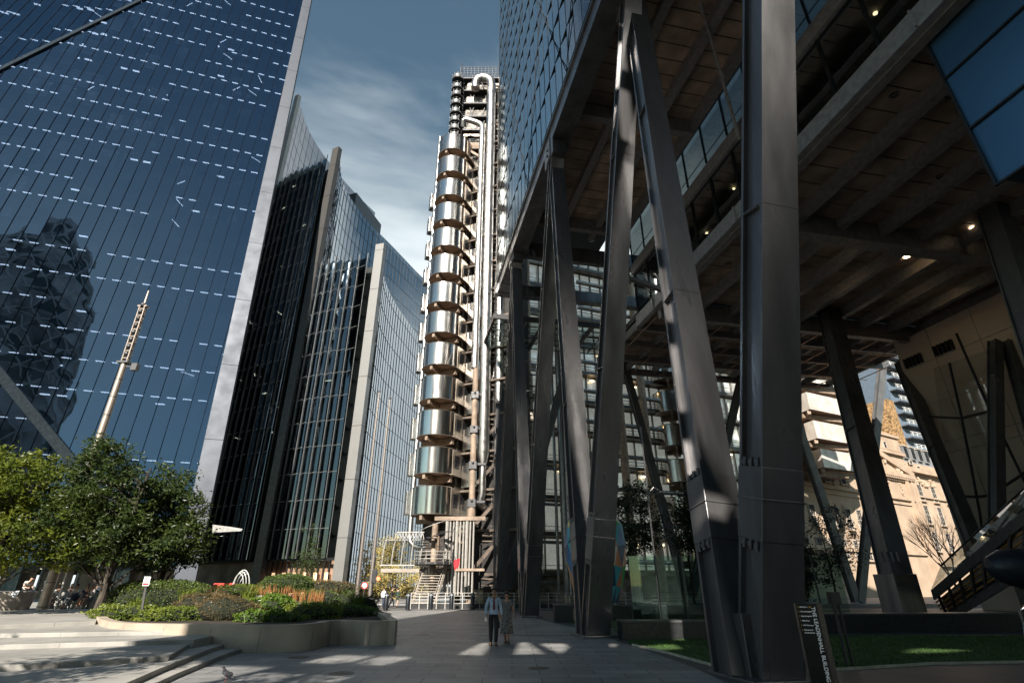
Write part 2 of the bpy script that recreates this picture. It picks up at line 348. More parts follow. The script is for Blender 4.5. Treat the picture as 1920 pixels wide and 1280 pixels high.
leg(feet[0] - EN * .2 + EE * .3, node1 + dn * .9 + EN * .4, 1.0, .86)
znode = P(1440, 0, 10); zf = feet[0] + EN * .25 - EE * .15; zd = (znode - zf)
leg(zf, zf + zd * (33.5 / zd.z), 1.08, .9)
leg(feet[1] - EE * .25, node1 - dn * 1.1 - EN * .1, 1.0, .82)
leg(feet[1] + EE * .35, node2 + dn * .9 + EN * .15)
leg(feet[2] - EE * .3, node2 - dn * 1.2)
leg(feet[2] + EE * .35, node3 + dn)
leg(feet[3] - EE * .3, node3 - dn)
leg(feet[3] + EE * .3, feet[3] + EE * 7 + EN * 1 + Z * 31)
# cast feet: base plates, splice sleeves round each member with their bolt lugs
for f in feet:
    g = MB(); g.frame(f + Z * .04, EN, EE, Z, .7, .95, .04); g.frame(f + Z * .7, EN, EE, Z, .34, .3, .65); g.build('foot_plate', STEEL, T, bevel=.02)
def sleeve(p0, p1, t0, t1, w, d):
    p0, p1 = V(p0), V(p1); ax = (p1 - p0).normalized(); a = (EN - ax * EN.dot(ax)).normalized(); b = ax.cross(a); c = p0 + ax * ((t0 + t1) / 2); g = MB()
    g.frame(c, a, b, ax, w / 2 + .02, d / 2 + .02, (t1 - t0) / 2); g.frame(c + ax * .1, a, b, ax, w / 2 + .045, d / 2 + .045, .025); g.build('splice_sleeve', STEEL, T, bevel=.02)
    g = MB()
    for t, s_ in ((t0, -1), (t1, 1)):
        for k in range(3):
            q = p0 + ax * (t + s_ * .1) - a * (w / 2 - .02) + b * ((k - 1) * .24); g.tube(q - ax * .12, q + ax * .12, .055, n=8); g.frame(q, a, b, ax, .05, .08, .05)
    pieces(g, 'bolt_lug', STEEL, T)
for p0, p1, w, d in LEGS: sleeve(p0, p1, 3.0, 4.7, w, d)
# node plates at beam level
for nd in (node1, node2, node3):
    g = MB(); g.frame(nd + Z * .2, EN, EE, Z, .55, 1.15, 1.3); g.frame(nd - EN * .57 - Z * .1, EN, EE, Z, .06, .55, .95)
    g.build('node_block', STEEL, T, bevel=.03)
    g = MB()
    for s in (-.28, .28): g.tube(nd - EN * .6 - Z * .3 + Z * s, nd - EN * .72 - Z * .3 + Z * s, .09, n=10)
    g.build('bolt', STEEL_D, T)
# facade edge beam (bottom) with lips
FN = 9.35
e0, e1 = 4, 52.5
g = MB(); g.frame(LL(FN + .35, (e0 + e1) / 2, 33.4), EN, EE, Z, .75, (e1 - e0) / 2, .62); g.frame(LL(FN - .45, (e0 + e1) / 2, 34.15), EN, EE, Z, .1, (e1 - e0) / 2 + .02, .12)
g.frame(LL(FN + 1.3, (e0 + e1) / 2, 34.6), EN, EE, Z, .14, (e1 - e0) / 2 - .1, .3); g.build('edge_beam', STEEL, T)
g = MB(); g.frame(LL(34, e1 + .2, 33.4), EN, EE, Z, 25.3, .5, .7); g.frame(LL(34, 46.5, 35), EN, EE, Z, 24, .3, .9); g.build('edge_beam', STEEL, T)
# glazed flank above the beam
TG = glass('tower_flank_glass', (.85, .92, .95), .8, (.1, .13, .16), wave=.02, wscale=.5, rough=.13)
g = MB(); fh = 4.0; bw = 1.5; zz = 34.3
rnd = random.Random(5)
for k in range(40):
    for i in range(int((e1 - e0) / bw)):
        a, b = e0 + i * bw, e0 + (i + 1) * bw; j = [rnd.uniform(-.006, .006) for _ in range(4)]
        g.quad(LL(FN - .40 + j[0], a, zz + k * fh), LL(FN - .57 + j[1], b, zz + k * fh), LL(FN - .57 + j[2], b, zz + (k + 1) * fh), LL(FN - .40 + j[3], a, zz + (k + 1) * fh))
g.build('flank_glazing', TG, T)
g = MB()
for i in range(int((e1 - e0) / bw) + 1): g.frame(LL(FN - .50, e0 + i * bw, zz + 80), EN, EE, Z, .09, .012 if i % 2 else .03, 80)
for k in range(41): g.frame(LL(FN - .495, (e0 + e1) / 2, zz + k * fh), EN, EE, Z, .085, (e1 - e0) / 2, .012)
g.build('flank_mullions', mat('mullion_matt', (.03, .035, .04), .9, spec=.1), T)
g = MB()      # megaframe diagonals just inside the glass
for s in (1, -1):
    for k in range(-6, 7):
        a = V(LL(FN - .54, 0, zz)); c0 = k * 12
        pa, pb = c0, c0 + s * 60
        lo, hi = 0.0, 1.0
        # clip the diagonal to the flank
        def at(t): return pa + (pb - pa) * t
        ts = [t / 200 for t in range(201) if e0 <= at(t / 200) <= e1]
        if len(ts) > 1: g.beam(LL(FN - .585, at(ts[0]), zz + ts[0] * 160), LL(FN - .585, at(ts[-1]), zz + ts[-1] * 160), .05, .05, EN)
g.build('flank_bracing', mat('mullion_matt', (.03, .035, .04), .9), T)
g = MB(); g.frame(LL(FN - .2, e1 + .12, zz + 80), EN, EE, Z, .35, .12, 80); g.build('corner_post', CHROME, T)
g = MB(); g.frame(LL(FN + 6, (e0 + e1) / 2, zz + 82), EN, EE, Z, 5.7, (e1 - e0) / 2 - .2, 77.5); g.build('tower_core', mat('dark_interior', (.04, .05, .06), .6), T)
# soffits: upper one near the flank, lower one past the glazed band
SOF = mat('soffit_panel', (.45, .33, .25), .55, noise=.22, nscale=.5)
RIB = mat('soffit_rib', (.26, .245, .235), .5, .1)
def soffit(n0, n1, ea, eb, z, pw, ribs, name):
    g = MB(); k = int((eb - ea) / pw)
    for i in range(k):
        for a, b in zip(ribs, ribs[1:]):
            dz = random.uniform(-.012, .012)
            g.frame(LL((a + b) / 2, ea + (i + .5) * pw, z + .1 + dz), EN, EE, Z, (b - a) / 2 - .02, pw / 2 - .045, .03)
    g.build(name, SOF, T)
    g = MB(); g.frame(LL((n0 + n1) / 2, (ea + eb) / 2, z + .5), EN, EE, Z, (n1 - n0) / 2, (eb - ea) / 2, .3); g.build('soffit_deck', BLACK, T)
ribsU = [10.8, 14.6, 18.4, 21.6]
soffit(10.6, 21.8, 8, 46, 38, 1.25, ribsU, 'soffit_panels')
g = MB()
for r in ribsU: g.frame(LL(r, 27, 37.6), EN, EE, Z, .18, 19, .5); g.frame(LL(r, 27, 37.08), EN, EE, Z, .32, 19, .06)
for e in (14, 29.5, 44): g.frame(LL(16, e, 37.3), EN, EE, Z, 5.7, .3, .7)
g.build('soffit_beams', RIB, T)
ribsL = [22.6 + 3.6 * i for i in range(11)]
soffit(22.4, 58.8, 8, 40, 26.4, 1.5, ribsL, 'soffit_panels')
g = MB()
for r in ribsL: g.frame(LL(r, 24, 26.0), EN, EE, Z, .16, 16, .45); g.frame(LL(r, 24, 25.52), EN, EE, Z, .3, 16, .05)
for e in (26.5,): g.frame(LL(40.6, e, 25.6), EN, EE, Z, 18, .55, .8)
g.frame(LL(40.6, 40.2, 25.6), EN, EE, Z, 18.2, .3, .9)
g.build('soffit_beams', RIB, T)
# second, farther soffit bay with its open grid
soffit(22.4, 56, 41, 57, 26.9, 1.5, ribsL[:10], 'soffit_panels')
g = MB()
for r in ribsL[:10]: g.frame(LL(r, 49, 26.5), EN, EE, Z, .12, 8, .4)
for e in (45, 49, 53, 57): g.frame(LL(39, e, 26.1), EN, EE, Z, 16.8, .2, .4)
g.build('soffit_beams', RIB, T)
g = MB()
for r in ribsL[:10]: g.frame(LL(r, 48, 25.3), EN, EE, Z, .035, 7.4, .04)
for e in (41, 44.5, 48, 51.5, 55): g.frame(LL(39, e, 25.2), EN, EE, Z, 16.8, .03, .04)
g.build('lighting_track', mat('copper_track', (.38, .24, .17), .35, .8), T)
# glazed band stepping between the two soffits, with its two beams
BG = glass('band_glass', (.75, .85, .9), .45, (.22, .26, .26), wave=.1, wscale=.35)
def band(z0, z1, n, ea, eb, bw, pm='band_glazing'):
    g = MB()
    for i in range(int((eb - ea) / bw)):
        j = [random.uniform(-.01, .01) for _ in range(4)]
        g.quad(LL(n + j[0], ea + i * bw, z0), LL(n + j[1], ea + (i + 1) * bw, z0), LL(n + j[2], ea + (i + 1) * bw, z1), LL(n + j[3], ea + i * bw, z1))
    g.build(pm, BG, T); g = MB()
    for i in range(int((eb - ea) / bw) + 1): g.frame(LL(n - .06, ea + i * bw, (z0 + z1) / 2), EN, EE, Z, .07, .06, (z1 - z0) / 2)
    g.frame(LL(n - .03, (ea + eb) / 2, z1 - .05), EN, EE, Z, .05, (eb - ea) / 2, .06); g.frame(LL(n - .03, (ea + eb) / 2, z0 + .8), EN, EE, Z, .03, (eb - ea) / 2, .02)
    g.build('band_mullions', BLACK, T)
band(26.9, 31.6, 22.2, 8, 44, 3.0)
band(33.2, 37.4, 22.2, 8, 44, 3.0)
g = MB(); g.frame(LL(22.1, 26, 26.2), EN, EE, Z, .25, 18, .6); g.frame(LL(22.1, 26, 32.2), EN, EE, Z, .25, 18, .55)
for e in (12, 26.6, 40): g.frame(LL(21.8, e, 26.2), EN, EE, Z, .12, .05, .55)
g.build('band_beams', mat('light_steel', (.36, .35, .36), .45, .2), T)
# rooms behind the band: dark floor plates, a few warm ceiling lamps, desks' screens
g = MB(); g.frame(LL(31.8, 26, 34.6), EN, EE, Z, .2, 18, 4); g.frame(LL(27, 26, 32.4), EN, EE, Z, 4.6, 18, .3); g.build('inner_rooms', mat('office_wall', (.2, .2, .17), .7, noise=.4, nscale=.35), T)
g = MB()
for n, e, z in ((24, 22, 31.95), (25, 30, 31.95), (24.5, 15, 31.95), (26, 36, 31.95)): g.tube(LL(n, e, z), LL(n, e, z - .08), .12, n=12)
g.build('ceiling_lamp', emis('warm_lamp', (1, .72, .4), 5), T)
# downlights in the soffits
for (u, v, zz, on) in ((1675, 178, 26.45, 0), (1802, 204, 26.45, 0), (1597, 386, 26.45, 0), (1688, 403, 26.45, 0), (1540, 518, 26.45, 1), (1657, 535, 26.45, 1), (1732, 545, 26.45, 1), (1825, 426, 26.45, 1), (1308, 101, 38.05, 0), (1088, 351, 38.05, 0), (1110, 450, 38.05, 0), (1365, 493, 26.45, 0), (1195, 555, 38.05, 0), (1250, 390, 38.05, 0), (1700, 480, 26.45, 1), (1620, 460, 26.45, 0), (1560, 440, 26.45, 1), (1760, 330, 26.45, 0), (1780, 600, 26.45, 1)):
    c = G(u, v, zz)
    g = MB(); g.lathe(c, [(.16, 0), (.26, -.02), (.26, -.07), (.17, -.09)], 14); g.build('downlight', CHROME if not on else emis('lit_downlight', (1, .78, .5), 5), T)
for a, b in ((P(1311, 0, 22.8), P(1387, 262, 28.6)), (P(1172, 440, 33), P(1180, 532, 36))):
    g = MB(); d = (b - a); g.path([a, a + d * .08, a + d * .12, a + d * .5, a + d * .52, a + d * .6, a + d * .88, a + d * .92, b], [.1, .16, .09, .11, .2, .11, .11, .19, .15], 10); g.build('tie_strut', mat('grey_tube', (.3, .29, .29), .5, .2), T, smooth=True)
g = MB(); g.beam(P(1175, 520, 36), P(1260, 550, 36), .4, .3); g.build('strut_bracket', STEEL, T)
# glazed box hanging at the top right
g = MB(); HG = glass('blue_glass', (.12, .25, .40), .8, (.06, .12, .2), rough=.42)
for i in range(6):
    for k in range(3):
        a, b = 12.6 - i * 3, 12.6 - (i + 1) * 3; z0 = 16.9 + k * 3.1
        j = random.uniform(-.02, .02); g.quad(LL(23 + j, a, z0), LL(23 - j, b, z0), LL(23, b, z0 + 3.1), LL(23 + j, a, z0 + 3.1))
g.build('hanging_glazing', HG, T); g = MB()
for i in range(0, 7, 2): g.frame(LL(22.95, 12.6 - i * 3, 21.5), EN, EE, Z, .06, .05, 4.65)
for k in range(4): g.frame(LL(22.94, 3.6, 16.9 + k * 3.1), EN, EE, Z, .05, 9, .05)
g.build('hanging_mullions', BLACK, T)
g = MB(); g.frame(LL(26.5, 3.4, 21.4), EN, EE, Z, 3.3, 9, 4.4); g.build('hanging_room', mat('navy_room', (.02, .035, .06), .6), T)
# far row of legs on the south side, in V pairs
def far(p0, p1, w=.8): leg(p0, p1, w, .7, m=STEEL_D2)
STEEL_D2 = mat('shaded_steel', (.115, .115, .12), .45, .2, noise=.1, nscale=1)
YF = 62
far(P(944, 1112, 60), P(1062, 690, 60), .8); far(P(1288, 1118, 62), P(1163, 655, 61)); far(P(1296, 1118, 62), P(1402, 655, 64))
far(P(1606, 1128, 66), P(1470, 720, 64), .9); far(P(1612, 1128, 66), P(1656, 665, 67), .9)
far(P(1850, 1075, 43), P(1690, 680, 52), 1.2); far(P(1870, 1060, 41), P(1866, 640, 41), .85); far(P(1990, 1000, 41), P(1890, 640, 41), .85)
# big inner legs at the right
leg(G(1700, 1160), P(1552, 580, 45.5), 1.5, 1.3)
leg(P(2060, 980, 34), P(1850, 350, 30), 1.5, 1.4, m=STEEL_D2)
g = MB(); f = G(1700, 1160); g.frame(f + Z * 1.3, EN, EE, Z, .9, .8, 1.3); 
for k in range(4): g.tube(f + V((-1.1 + k * .35, -.95, 3.3)), f + V((-1.1 + k * .35, -.95, 3.9)), .1, n=8)
g.build('foot_shoe', STEEL, T, bevel=.03)
# sloping glass canopy past the far end
g = MB(); CG = glass('canopy_glass', (.8, .85, .85), .3, (.62, .72, .68), wave=.02)
for i in range(24):
    for k in range(5):
        a, b = 8.8 + i * 2, 8.8 + (i + 1) * 2 - .06; c, d = 53.4 + k * 1.6, 53.4 + (k + 1) * 1.6 - .06
        g.quad(LL(a, c, 30.2), LL(b, c, 30.2), LL(b, d, 30.2), LL(a, d, 30.2))
g.build('canopy_glazing', CG, T); g = MB()
for i in range(25): g.frame(LL(8.8 + i * 2, 57.4, 30.1), EN, EE, Z, .04 if i % 3 else .14, 4.1, .07 if i % 3 else .25)
for k in range(6): g.frame(LL(32.8, 53.4 + k * 1.6, 30.12), EN, EE, Z, 24, .05, .06)
g.frame(LL(32.8, 53.0, 30), EN, EE, Z, 24.2, .15, .3); g.build('canopy_frame', STEEL_D, T)
g = MB(); g.tube(P(944, 490, 55), P(937, 640, 55), .14, n=10); g.build('canopy_hanger', STEEL, T, smooth=True)
# ================================================================ blue glass tower (left)
def clip(poly, a, b, c):        # keep a*x+b*y+c >= 0
    r = []
    for i in range(len(poly)):
        p, q = poly[i - 1], poly[i]; dp, dq = a * p[0] + b * p[1] + c, a * q[0] + b * q[1] + c
        if dp >= 0 and dq >= 0: r.append(q)
        elif dp >= 0 or dq >= 0:
            t = dp / (dp - dq); x = (p[0] + (q[0] - p[0]) * t, p[1] + (q[1] - p[1]) * t); r += [x, q] if dq >= 0 else [x]
    return r
S = thing('glass_tower', 'tall blue mirrored glass tower with pale corner edge behind the trees', 'building', (-60, 60, 0))
SO = V((-34.05, 62, 0)); SH = V((-.951, -.309, 0)).normalized(); SA = V((-.309, .951, 0)).normalized()
SM = (SA * .075 + Z).normalized(); SN = SH.cross(SM).normalized()
if SN.y > 0: SN = -SN            # outward: towards the camera
def sab(u, v):
    p = PL(u, v, SO, SN) - SO; return p.dot(SH), p.dot(SM)
def sw(a, b, off=0): return SO + SH * a + SM * b + SN * off
ea_, ee_ = sab(366, 1090), sab(584, 0)
def edge_a(b): t = (b - ea_[1]) / (ee_[1] - ea_[1]); return ea_[0] + (ee_[0] - ea_[0]) * t
ek = (ee_[0] - ea_[0]) / (ee_[1] - ea_[1]); ec = ea_[0] - ek * ea_[1]
f0, f1 = sab(268, 0), sab(0, 132)          # upper fold
fx, fy = f1[0] - f0[0], f1[1] - f0[1]; fl = math.hypot(fx, fy); fn_ = (-fy / fl, fx / fl)
if fn_[0] * (5 - f0[0]) + fn_[1] * (5 - f0[1]) < 0: fn_ = (-fn_[0], -fn_[1])
fc = -(fn_[0] * f0[0] + fn_[1] * f0[1])     # positive on the main side
g0, g1 = sab(0, 700), sab(152, 885)        # lower fold, a pale beam
gx, gy = g1[0] - g0[0], g1[1] - g0[1]; gl = math.hypot(gx, gy); gn = (-gy / gl, gx / gl)
if gn[0] * 5 + gn[1] * 60 - (gn[0] * g0[0] + gn[1] * g0[1]) < 0: gn = (-gn[0], -gn[1])
gc = -(gn[0] * g0[0] + gn[1] * g0[1])
print('scalpel a,b', ea_, ee_, f0, f1, g0, g1)
def sfold(a, b, off=0):
    d = fn_[0] * a + fn_[1] * b + fc; e = gn[0] * a + gn[1] * b + gc
    return sw(a, b, off - (max(0, -d) * .22) - (max(0, -e) * .012 if b < 60 else 0))
BW, FH, BMIN, BMAX = 1.75, 3.95, 4.0, 175
SG = glass('tower_glass', (.175, .25, .345), .52, (.085, .11, .145), wave=.55, wscale=.22, distance=.06)
gm = MB(); rows = int((BMAX - BMIN) / FH); rs = random.Random(11); cells = []
for k in range(rows):
    b0, b1 = BMIN + k * FH, BMIN + (k + 1) * FH
    amin = min(edge_a(b0), edge_a(b1))
    for i in range(int(amin / BW) - 1, 62):
        a0, a1 = i * BW, (i + 1) * BW
        for side in (1, -1):
            q = clip([(a0, b0), (a1, b0), (a1, b1), (a0, b1)], 1, -ek, -ec - .7)
            if q: q = clip(q, fn_[0] * side, fn_[1] * side, fc * side)
            if len(q) < 3: continue
            for sd2 in (1, -1):
                q2 = clip(q, gn[0] * sd2, gn[1] * sd2, gc * sd2) if b0 < 60 else (q if sd2 == 1 else [])
                if len(q2) < 3: continue
                ta, tb, ca, cb = rs.gauss(0, .003), rs.gauss(0, .003), (a0 + a1) / 2, (b0 + b1) / 2
                gm.poly([sfold(x, y, (x - ca) * ta + (y - cb) * tb) for x, y in q2])
gm.build('glass_skin', SG, S)
gm = MB()
for i in range(-10, 62):        # mullions follow the raking edge of the storeys' glass
    a = i * BW; q = None
    bmax = BMAX
    pts = [b for b in [BMIN + j * (BMAX - BMIN) / 120 for j in range(121)] if a > edge_a(b) + .6]
    if len(pts) < 2: continue
    segs = [pts[0]]
    for p_, q_ in zip(pts, pts[1:]):
        for (nn_, cc_) in ((fn_, fc), (gn, gc)):
            s0, s1 = nn_[0] * a + nn_[1] * p_ + cc_, nn_[0] * a + nn_[1] * q_ + cc_
            if s0 * s1 < 0 and not (nn_ is gn and p_ > 60): segs.append(p_ + (q_ - p_) * s0 / (s0 - s1))
    segs.append(pts[-1]); segs.sort()
    for p_, q_ in zip(segs, segs[1:]): gm.beam(sfold(a, p_, .02), sfold(a, q_, .02), .05, .07, SH)
for k in range(rows + 1):
    b = BMIN + k * FH; gm.beam(sfold(max(edge_a(b) + .7, -9), b, .015), sfold(108, b, .015), .11, .05, SM)
gm.build('mullions', mat('mullion_dark', (.008, .011, .018), .9, spec=.05), S)
# floors behind the glass with their rows of ceiling lamps
gm = MB(); lm = MB(); fm = MB()
for k in range(rows):
    b = BMIN + k * FH; a0 = edge_a(b) + 1.0; x = [sfold(a0, b, -.25), sfold(108, b, -.25)]
    inn = -SN * 6 + SH * 4; th = Z * .5
    gm.add([x[0], x[1], x[1] + inn, x[0] + inn, x[0] - th, x[1] - th, x[1] + inn - th, x[0] + inn - th], [(0, 1, 2, 3), (7, 6, 5, 4), (0, 4, 5, 1), (1, 5, 6, 2)])
    # lamp rows: broken runs
    for off, ln, pr in ((-1.1, .95, .8), (-3.6, 1.0, .25)):
        i = int(a0 / BW); on = rs.random() < pr
        if k == 0: continue
        while i < 61:
            run = rs.randint(2, 13) if off > -2 else rs.randint(1, 2)
            if on:
                for j in range(run):
                    a = (i + j + .5) * BW
                    if a < a0 + 1 or a > 106 or rs.random() < .06: continue
                    c = sfold(a, b, off) - Z * .56; lm.frame(c, SH, SN, Z, ln / 2, .08 if off > -2 else .14, .03)
            i += run + (0 if off > -2 else rs.randint(1, 5)); on = rs.random() < (pr if on else .5 * pr + .1)
    if rs.random() < .5:
        for j in range(rs.randint(1, 4)):
            a = rs.uniform(a0 + 2, 60); c = sfold(a, b, -2.2) - Z * .57; t = rs.choice([.6, 1.2, -.7]); d = (SH * math.cos(t) + SN * math.sin(t)); lm.frame(c, d, Z.cross(d), Z, .8, .04, .02)
    for j in range(26):       # columns, blinds and lit partitions seen dimly inside
        a = rs.uniform(a0, 100)
        if rs.random() < .5: c = sfold(a, b + FH / 2, -3); fm.frame(c, SH, SN, Z, rs.uniform(.3, 1.3), .1, FH / 2 - .35)
gm.build('floor_slabs', mat('tower_slab', (.10, .12, .15), .8), S)
pieces(fm, 'room_divider', mat('pale_partition', (.42, .46, .5), .8, noise=.3, nscale=.3), S)
pieces(lm, 'ceiling_lamp', emis('office_lamp', (.95, .97, 1), 5), S)
gm = MB(); gm.quad(sfold(edge_a(BMIN) + 7, BMIN, -9), sw(112, BMIN, -9), sw(112, BMAX, -9), sfold(edge_a(BMAX) + 7, BMAX, -9)); gm.build('core_wall', mat('core_dark', (.03, .045, .07), .8, noise=.4, nscale=.08), S)
# pale metal corner band, fold trims
EDG = mat('edge_metal', (.055, .062, .078), .5, .5, noise=.05, nscale=.5)
gm = MB(); n_ = 18
for i in range(n_):
    b0, b1 = -2 + i * 10, -2 + (i + 1) * 10 - .06
    w0, w1 = 2.15 - 1.0 * b0 / 175, 2.15 - 1.0 * b1 / 175
    gm.add([sw(edge_a(b0), b0, .1), sw(edge_a(b0) + w0, b0, .1), sw(edge_a(b1) + w1, b1, .1), sw(edge_a(b1), b1, .1),
            sw(edge_a(b0), b0, -1), sw(edge_a(b0) + w0, b0, -1), sw(edge_a(b1) + w1, b1, -1), sw(edge_a(b1), b1, -1)], [(0, 1, 2, 3), (0, 3, 7, 4), (1, 5, 6, 2), (0, 4, 5, 1), (2, 6, 7, 3)])
gm.build('corner_band', EDG, S)
gm = MB(); gm.quad(sw(edge_a(-2) - .05, -2, .0), sw(edge_a(175) - .05, 175, 0), sw(edge_a(175) + 9, 175, -12), sw(edge_a(-2) + 9, -2, -12)); gm.build('side_wall', mat('side_metal', (.045, .04, .038), .5, .3), S)
gm = MB(); gm.beam(sfold(*f0, .12), sfold(f0[0] + fx * 1.4, f0[1] + fy * 1.4, .12), .5, .3, SM); gm.beam(sfold(*f0, .12), sfold(f0[0] - fx * .35, f0[1] - fy * .35, .12), .5, .3, SM); gm.build('fold_trim', mat('fold_metal', (.022, .032, .045), .9, spec=.1), S)
gm = MB(); gm.beam(sw(g0[0] - gx * .5, g0[1] - gy * .5, .3), sw(g0[0] + gx * 1.06, g0[1] + gy * 1.06, .3), 1.0, .6, SM); gm.build('fold_beam', mat('pale_beam', (.2, .2, .21), .5, .2), S)
# lobby: tan stone panels between raking glass fins
LOB = mat('lobby_stone', (.20, .145, .10), .5, noise=.15, nscale=.4)
gm = MB()
for i in range(34):
    a = edge_a(0) + 2.6 + i * 3.2; c = sfold(a + 1.4, 1.8, -2.2); gm.frame(c, SH, SN, Z, 1.45, .1, 3.6)
pieces(gm, 'lobby_panel', LOB, S)
gm = MB()
for i in range(36):
    a = edge_a(0) + 1.2 + i * 3.2; gm.beam(sfold(a, -2, -.2), sfold(a + .2, 4.2, -.2), .10, .5, SH)
pieces(gm, 'lobby_fin', mat('pale_fin', (.2, .205, .2), .5, .2), S)
gm = MB()
for i in range(12):
    a = edge_a(0) + 7 + i * 9.6; gm.beam(sfold(a, -2, -1), sfold(a + .3, 4.2, -1), 1.2, .3, SH)
pieces(gm, 'lobby_screen', mat('frosted_screen', (.18, .22, .2), .4), S)
gm = MB(); c = P(425, 988, 58); gm.add([P(400, 983, 58), P(455, 991, 56), P(452, 995, 56), P(398, 998, 58), P(398, 983, 64), P(440, 988, 64), P(440, 992, 64), P(398, 992, 64)], [(0, 1, 2, 3), (4, 7, 6, 5), (0, 4, 5, 1), (3, 2, 6, 7), (1, 5, 6, 2), (0, 3, 7, 4)])
gm.build('entrance_canopy', mat('canopy_grey', (.32, .31, .3), .5), S)
# ================================================================ stepped block with curved glass flanks (between the blue tower and the steel one)
W = thing('office_block', 'stepped dark glass office block with concave flanks and saw-tooth glazing', 'building', (-34, 85, 0))
WG = glass('finned_glass', (.42, .48, .54), .34, (.10, .12, .115), wave=.5, wscale=.3, distance=.05)
WG2 = glass('flank_glass', (.64, .68, .72), .6, (.09, .12, .13), wave=.35, wscale=.25, distance=.05)
FIN = mat('fin_metal', (.3, .3, .3), .4, .5)
PIL = mat('pier_metal', (.25, .245, .24), .42, .5, noise=.1, nscale=.4)
FH2 = 3.85
def lerp(a, b, t): return a + (b - a) * t
def sample(path, step):
    """points at equal steps on a polyline of XY pairs smoothed by Catmull-Rom"""
    ps = [V((x, y, 0)) for x, y in path]; fine = []
    for i in range(len(ps) - 1):
        p0, p1, p2_, p3 = ps[max(i - 1, 0)], ps[i], ps[i + 1], ps[min(i + 2, len(ps) - 1)]
        for k in range(12):
            t = k / 12; fine.append(.5 * ((2 * p1) + (p2_ - p0) * t + (2 * p0 - 5 * p1 + 4 * p2_ - p3) * t * t + (-p0 + 3 * p1 - 3 * p2_ + p3) * t ** 3))
    fine.append(ps[-1]); res = [fine[0]]; acc = 0
    for a, b in zip(fine, fine[1:]):
        d = (b - a).length; s = 0
        while acc + d - s >= step: s += step - acc; res.append(a + (b - a) * (s / d)); acc = 0
        acc += d - s
    return res
def curtain(path, z0, z1, step, m, root, saw=0, fins=None, zf=None, gname='glazing', fd=.16, crown=0, sd=1, lamps=.0, finm=None):
    pts = sample(path, step); rr = random.Random(sd); gm = MB(); fm = MB(); lm = MB(); sl = MB()
    cen = sum((p for p in pts), V((0, 0, 0))) / len(pts)
    for i, (a, b) in enumerate(zip(pts, pts[1:])):
        d = (b - a).normalized(); n = V((d.y, -d.x, 0))
        if n.dot(V((0, 0, 0)) - a) < 0: n = -n
        zt = z1 + (crown * math.sin(i * .9) * .3)
        k = 0; z = z0
        while z < zt - .1:
            zz = min(z + FH2, zt); t1, t2 = rr.gauss(0, .006), rr.gauss(0, .006)
            A, B = a + n * (t1), b + n * (saw + t2)
            gm.quad(A + Z * z, B + Z * z, B + Z * zz + n * rr.gauss(0, .006), A + Z * zz)
            if lamps and rr.random() < lamps:
                c = (A + B) / 2 - n * rr.uniform(.8, 3) + Z * (zz - .3); e = (d * rr.choice([1, 1, .2]) + n * rr.choice([0, .8])).normalized(); lm.frame(c, e, Z.cross(e), Z, rr.uniform(.3, .7), .05, .02)
            if z > z0: fm.beam(A + n * .02 + Z * z, B + n * .02 + Z * z, .05, .05)
            z = zz
        if not saw: fm.frame(a + n * .03 + Z * (z0 + zt) / 2, n, d, Z, .04, .03, (zt - z0) / 2)
        if saw: gm.quad(b + Z * z0, b + n * saw + Z * z0, b + n * saw + Z * zt, b + Z * zt)
        if fins: 
            fm.frame(b + n * (saw / 2 + .02) + Z * ((zf or z0) + zt) / 2 if False else b + n * (fd / 2 + .02) + Z * (((zf or z0) + zt + crown) / 2), n, d, Z, fd / 2, .035, (zt + crown - (zf or z0)) / 2)
    z = z0
    while z < z1 - .1:
        va = [p - (p - V((0, 0, 0))).normalized() * -.5 + Z * (z - .22) for p in pts]; q_ = len(pts)
        sl.add(va + [p + Z * .44 for p in va] + [p + (p - V((0, 0, p.z))).normalized() * 5 for p in va], [(i, i + 1, q_ + i + 1, q_ + i) for i in range(q_ - 1)] + [(i + 1, i, 2 * q_ + i, 2 * q_ + i + 1) for i in range(q_ - 1)]); z += FH2
    gm.build(gname, m, root); fm.build('fins', finm or (FIN if fins else STEEL_D), root); pieces(sl, 'floor_edge', mat('floor_edge', (.06, .07, .07), .7), root)
    if lamps: pieces(lm, 'ceiling_lamp', emis('warm_office_lamp', (1, .93, .75), 5), root)
    return pts
def pier(x, y, z0, z1, w, d, rz, root, m=None):
    g = MB(); z = z0
    while z < z1: zz = min(z1, z + 7.7); g.box((x, y, (z + zz) / 2), (w, d, zz - z - .07), rz); z = zz
    g.build('corner_pier', m or PIL, root)
    g = MB(); g.box((x, y, (z0 + z1) / 2), (w - .1, d - .1, z1 - z0 - .1), rz); g.build('pier_joint', STEEL_D, root)
# step 2 (front, lower)
s2l = [(-35.5, 80.2), (-29.5, 77.6), (-23.4, 76.0)]; s2r = [(-22.3, 76.0), (-23.6, 83), (-23.6, 92), (-22.3, 102), (-20.8, 113), (-18.5, 125)]
curtain(s2l, 5.2, 53.2, 1.62, WG, W, saw=.55, fins=1, crown=1.2, sd=2, lamps=.07)
curtain(s2r, 1.5, 53.4, 1.5, WG2, W, gname='curved_glazing', sd=3)
pier(-22.6, 75.4, 0, 55.2, 1.55, 1.0, R(-15), W)
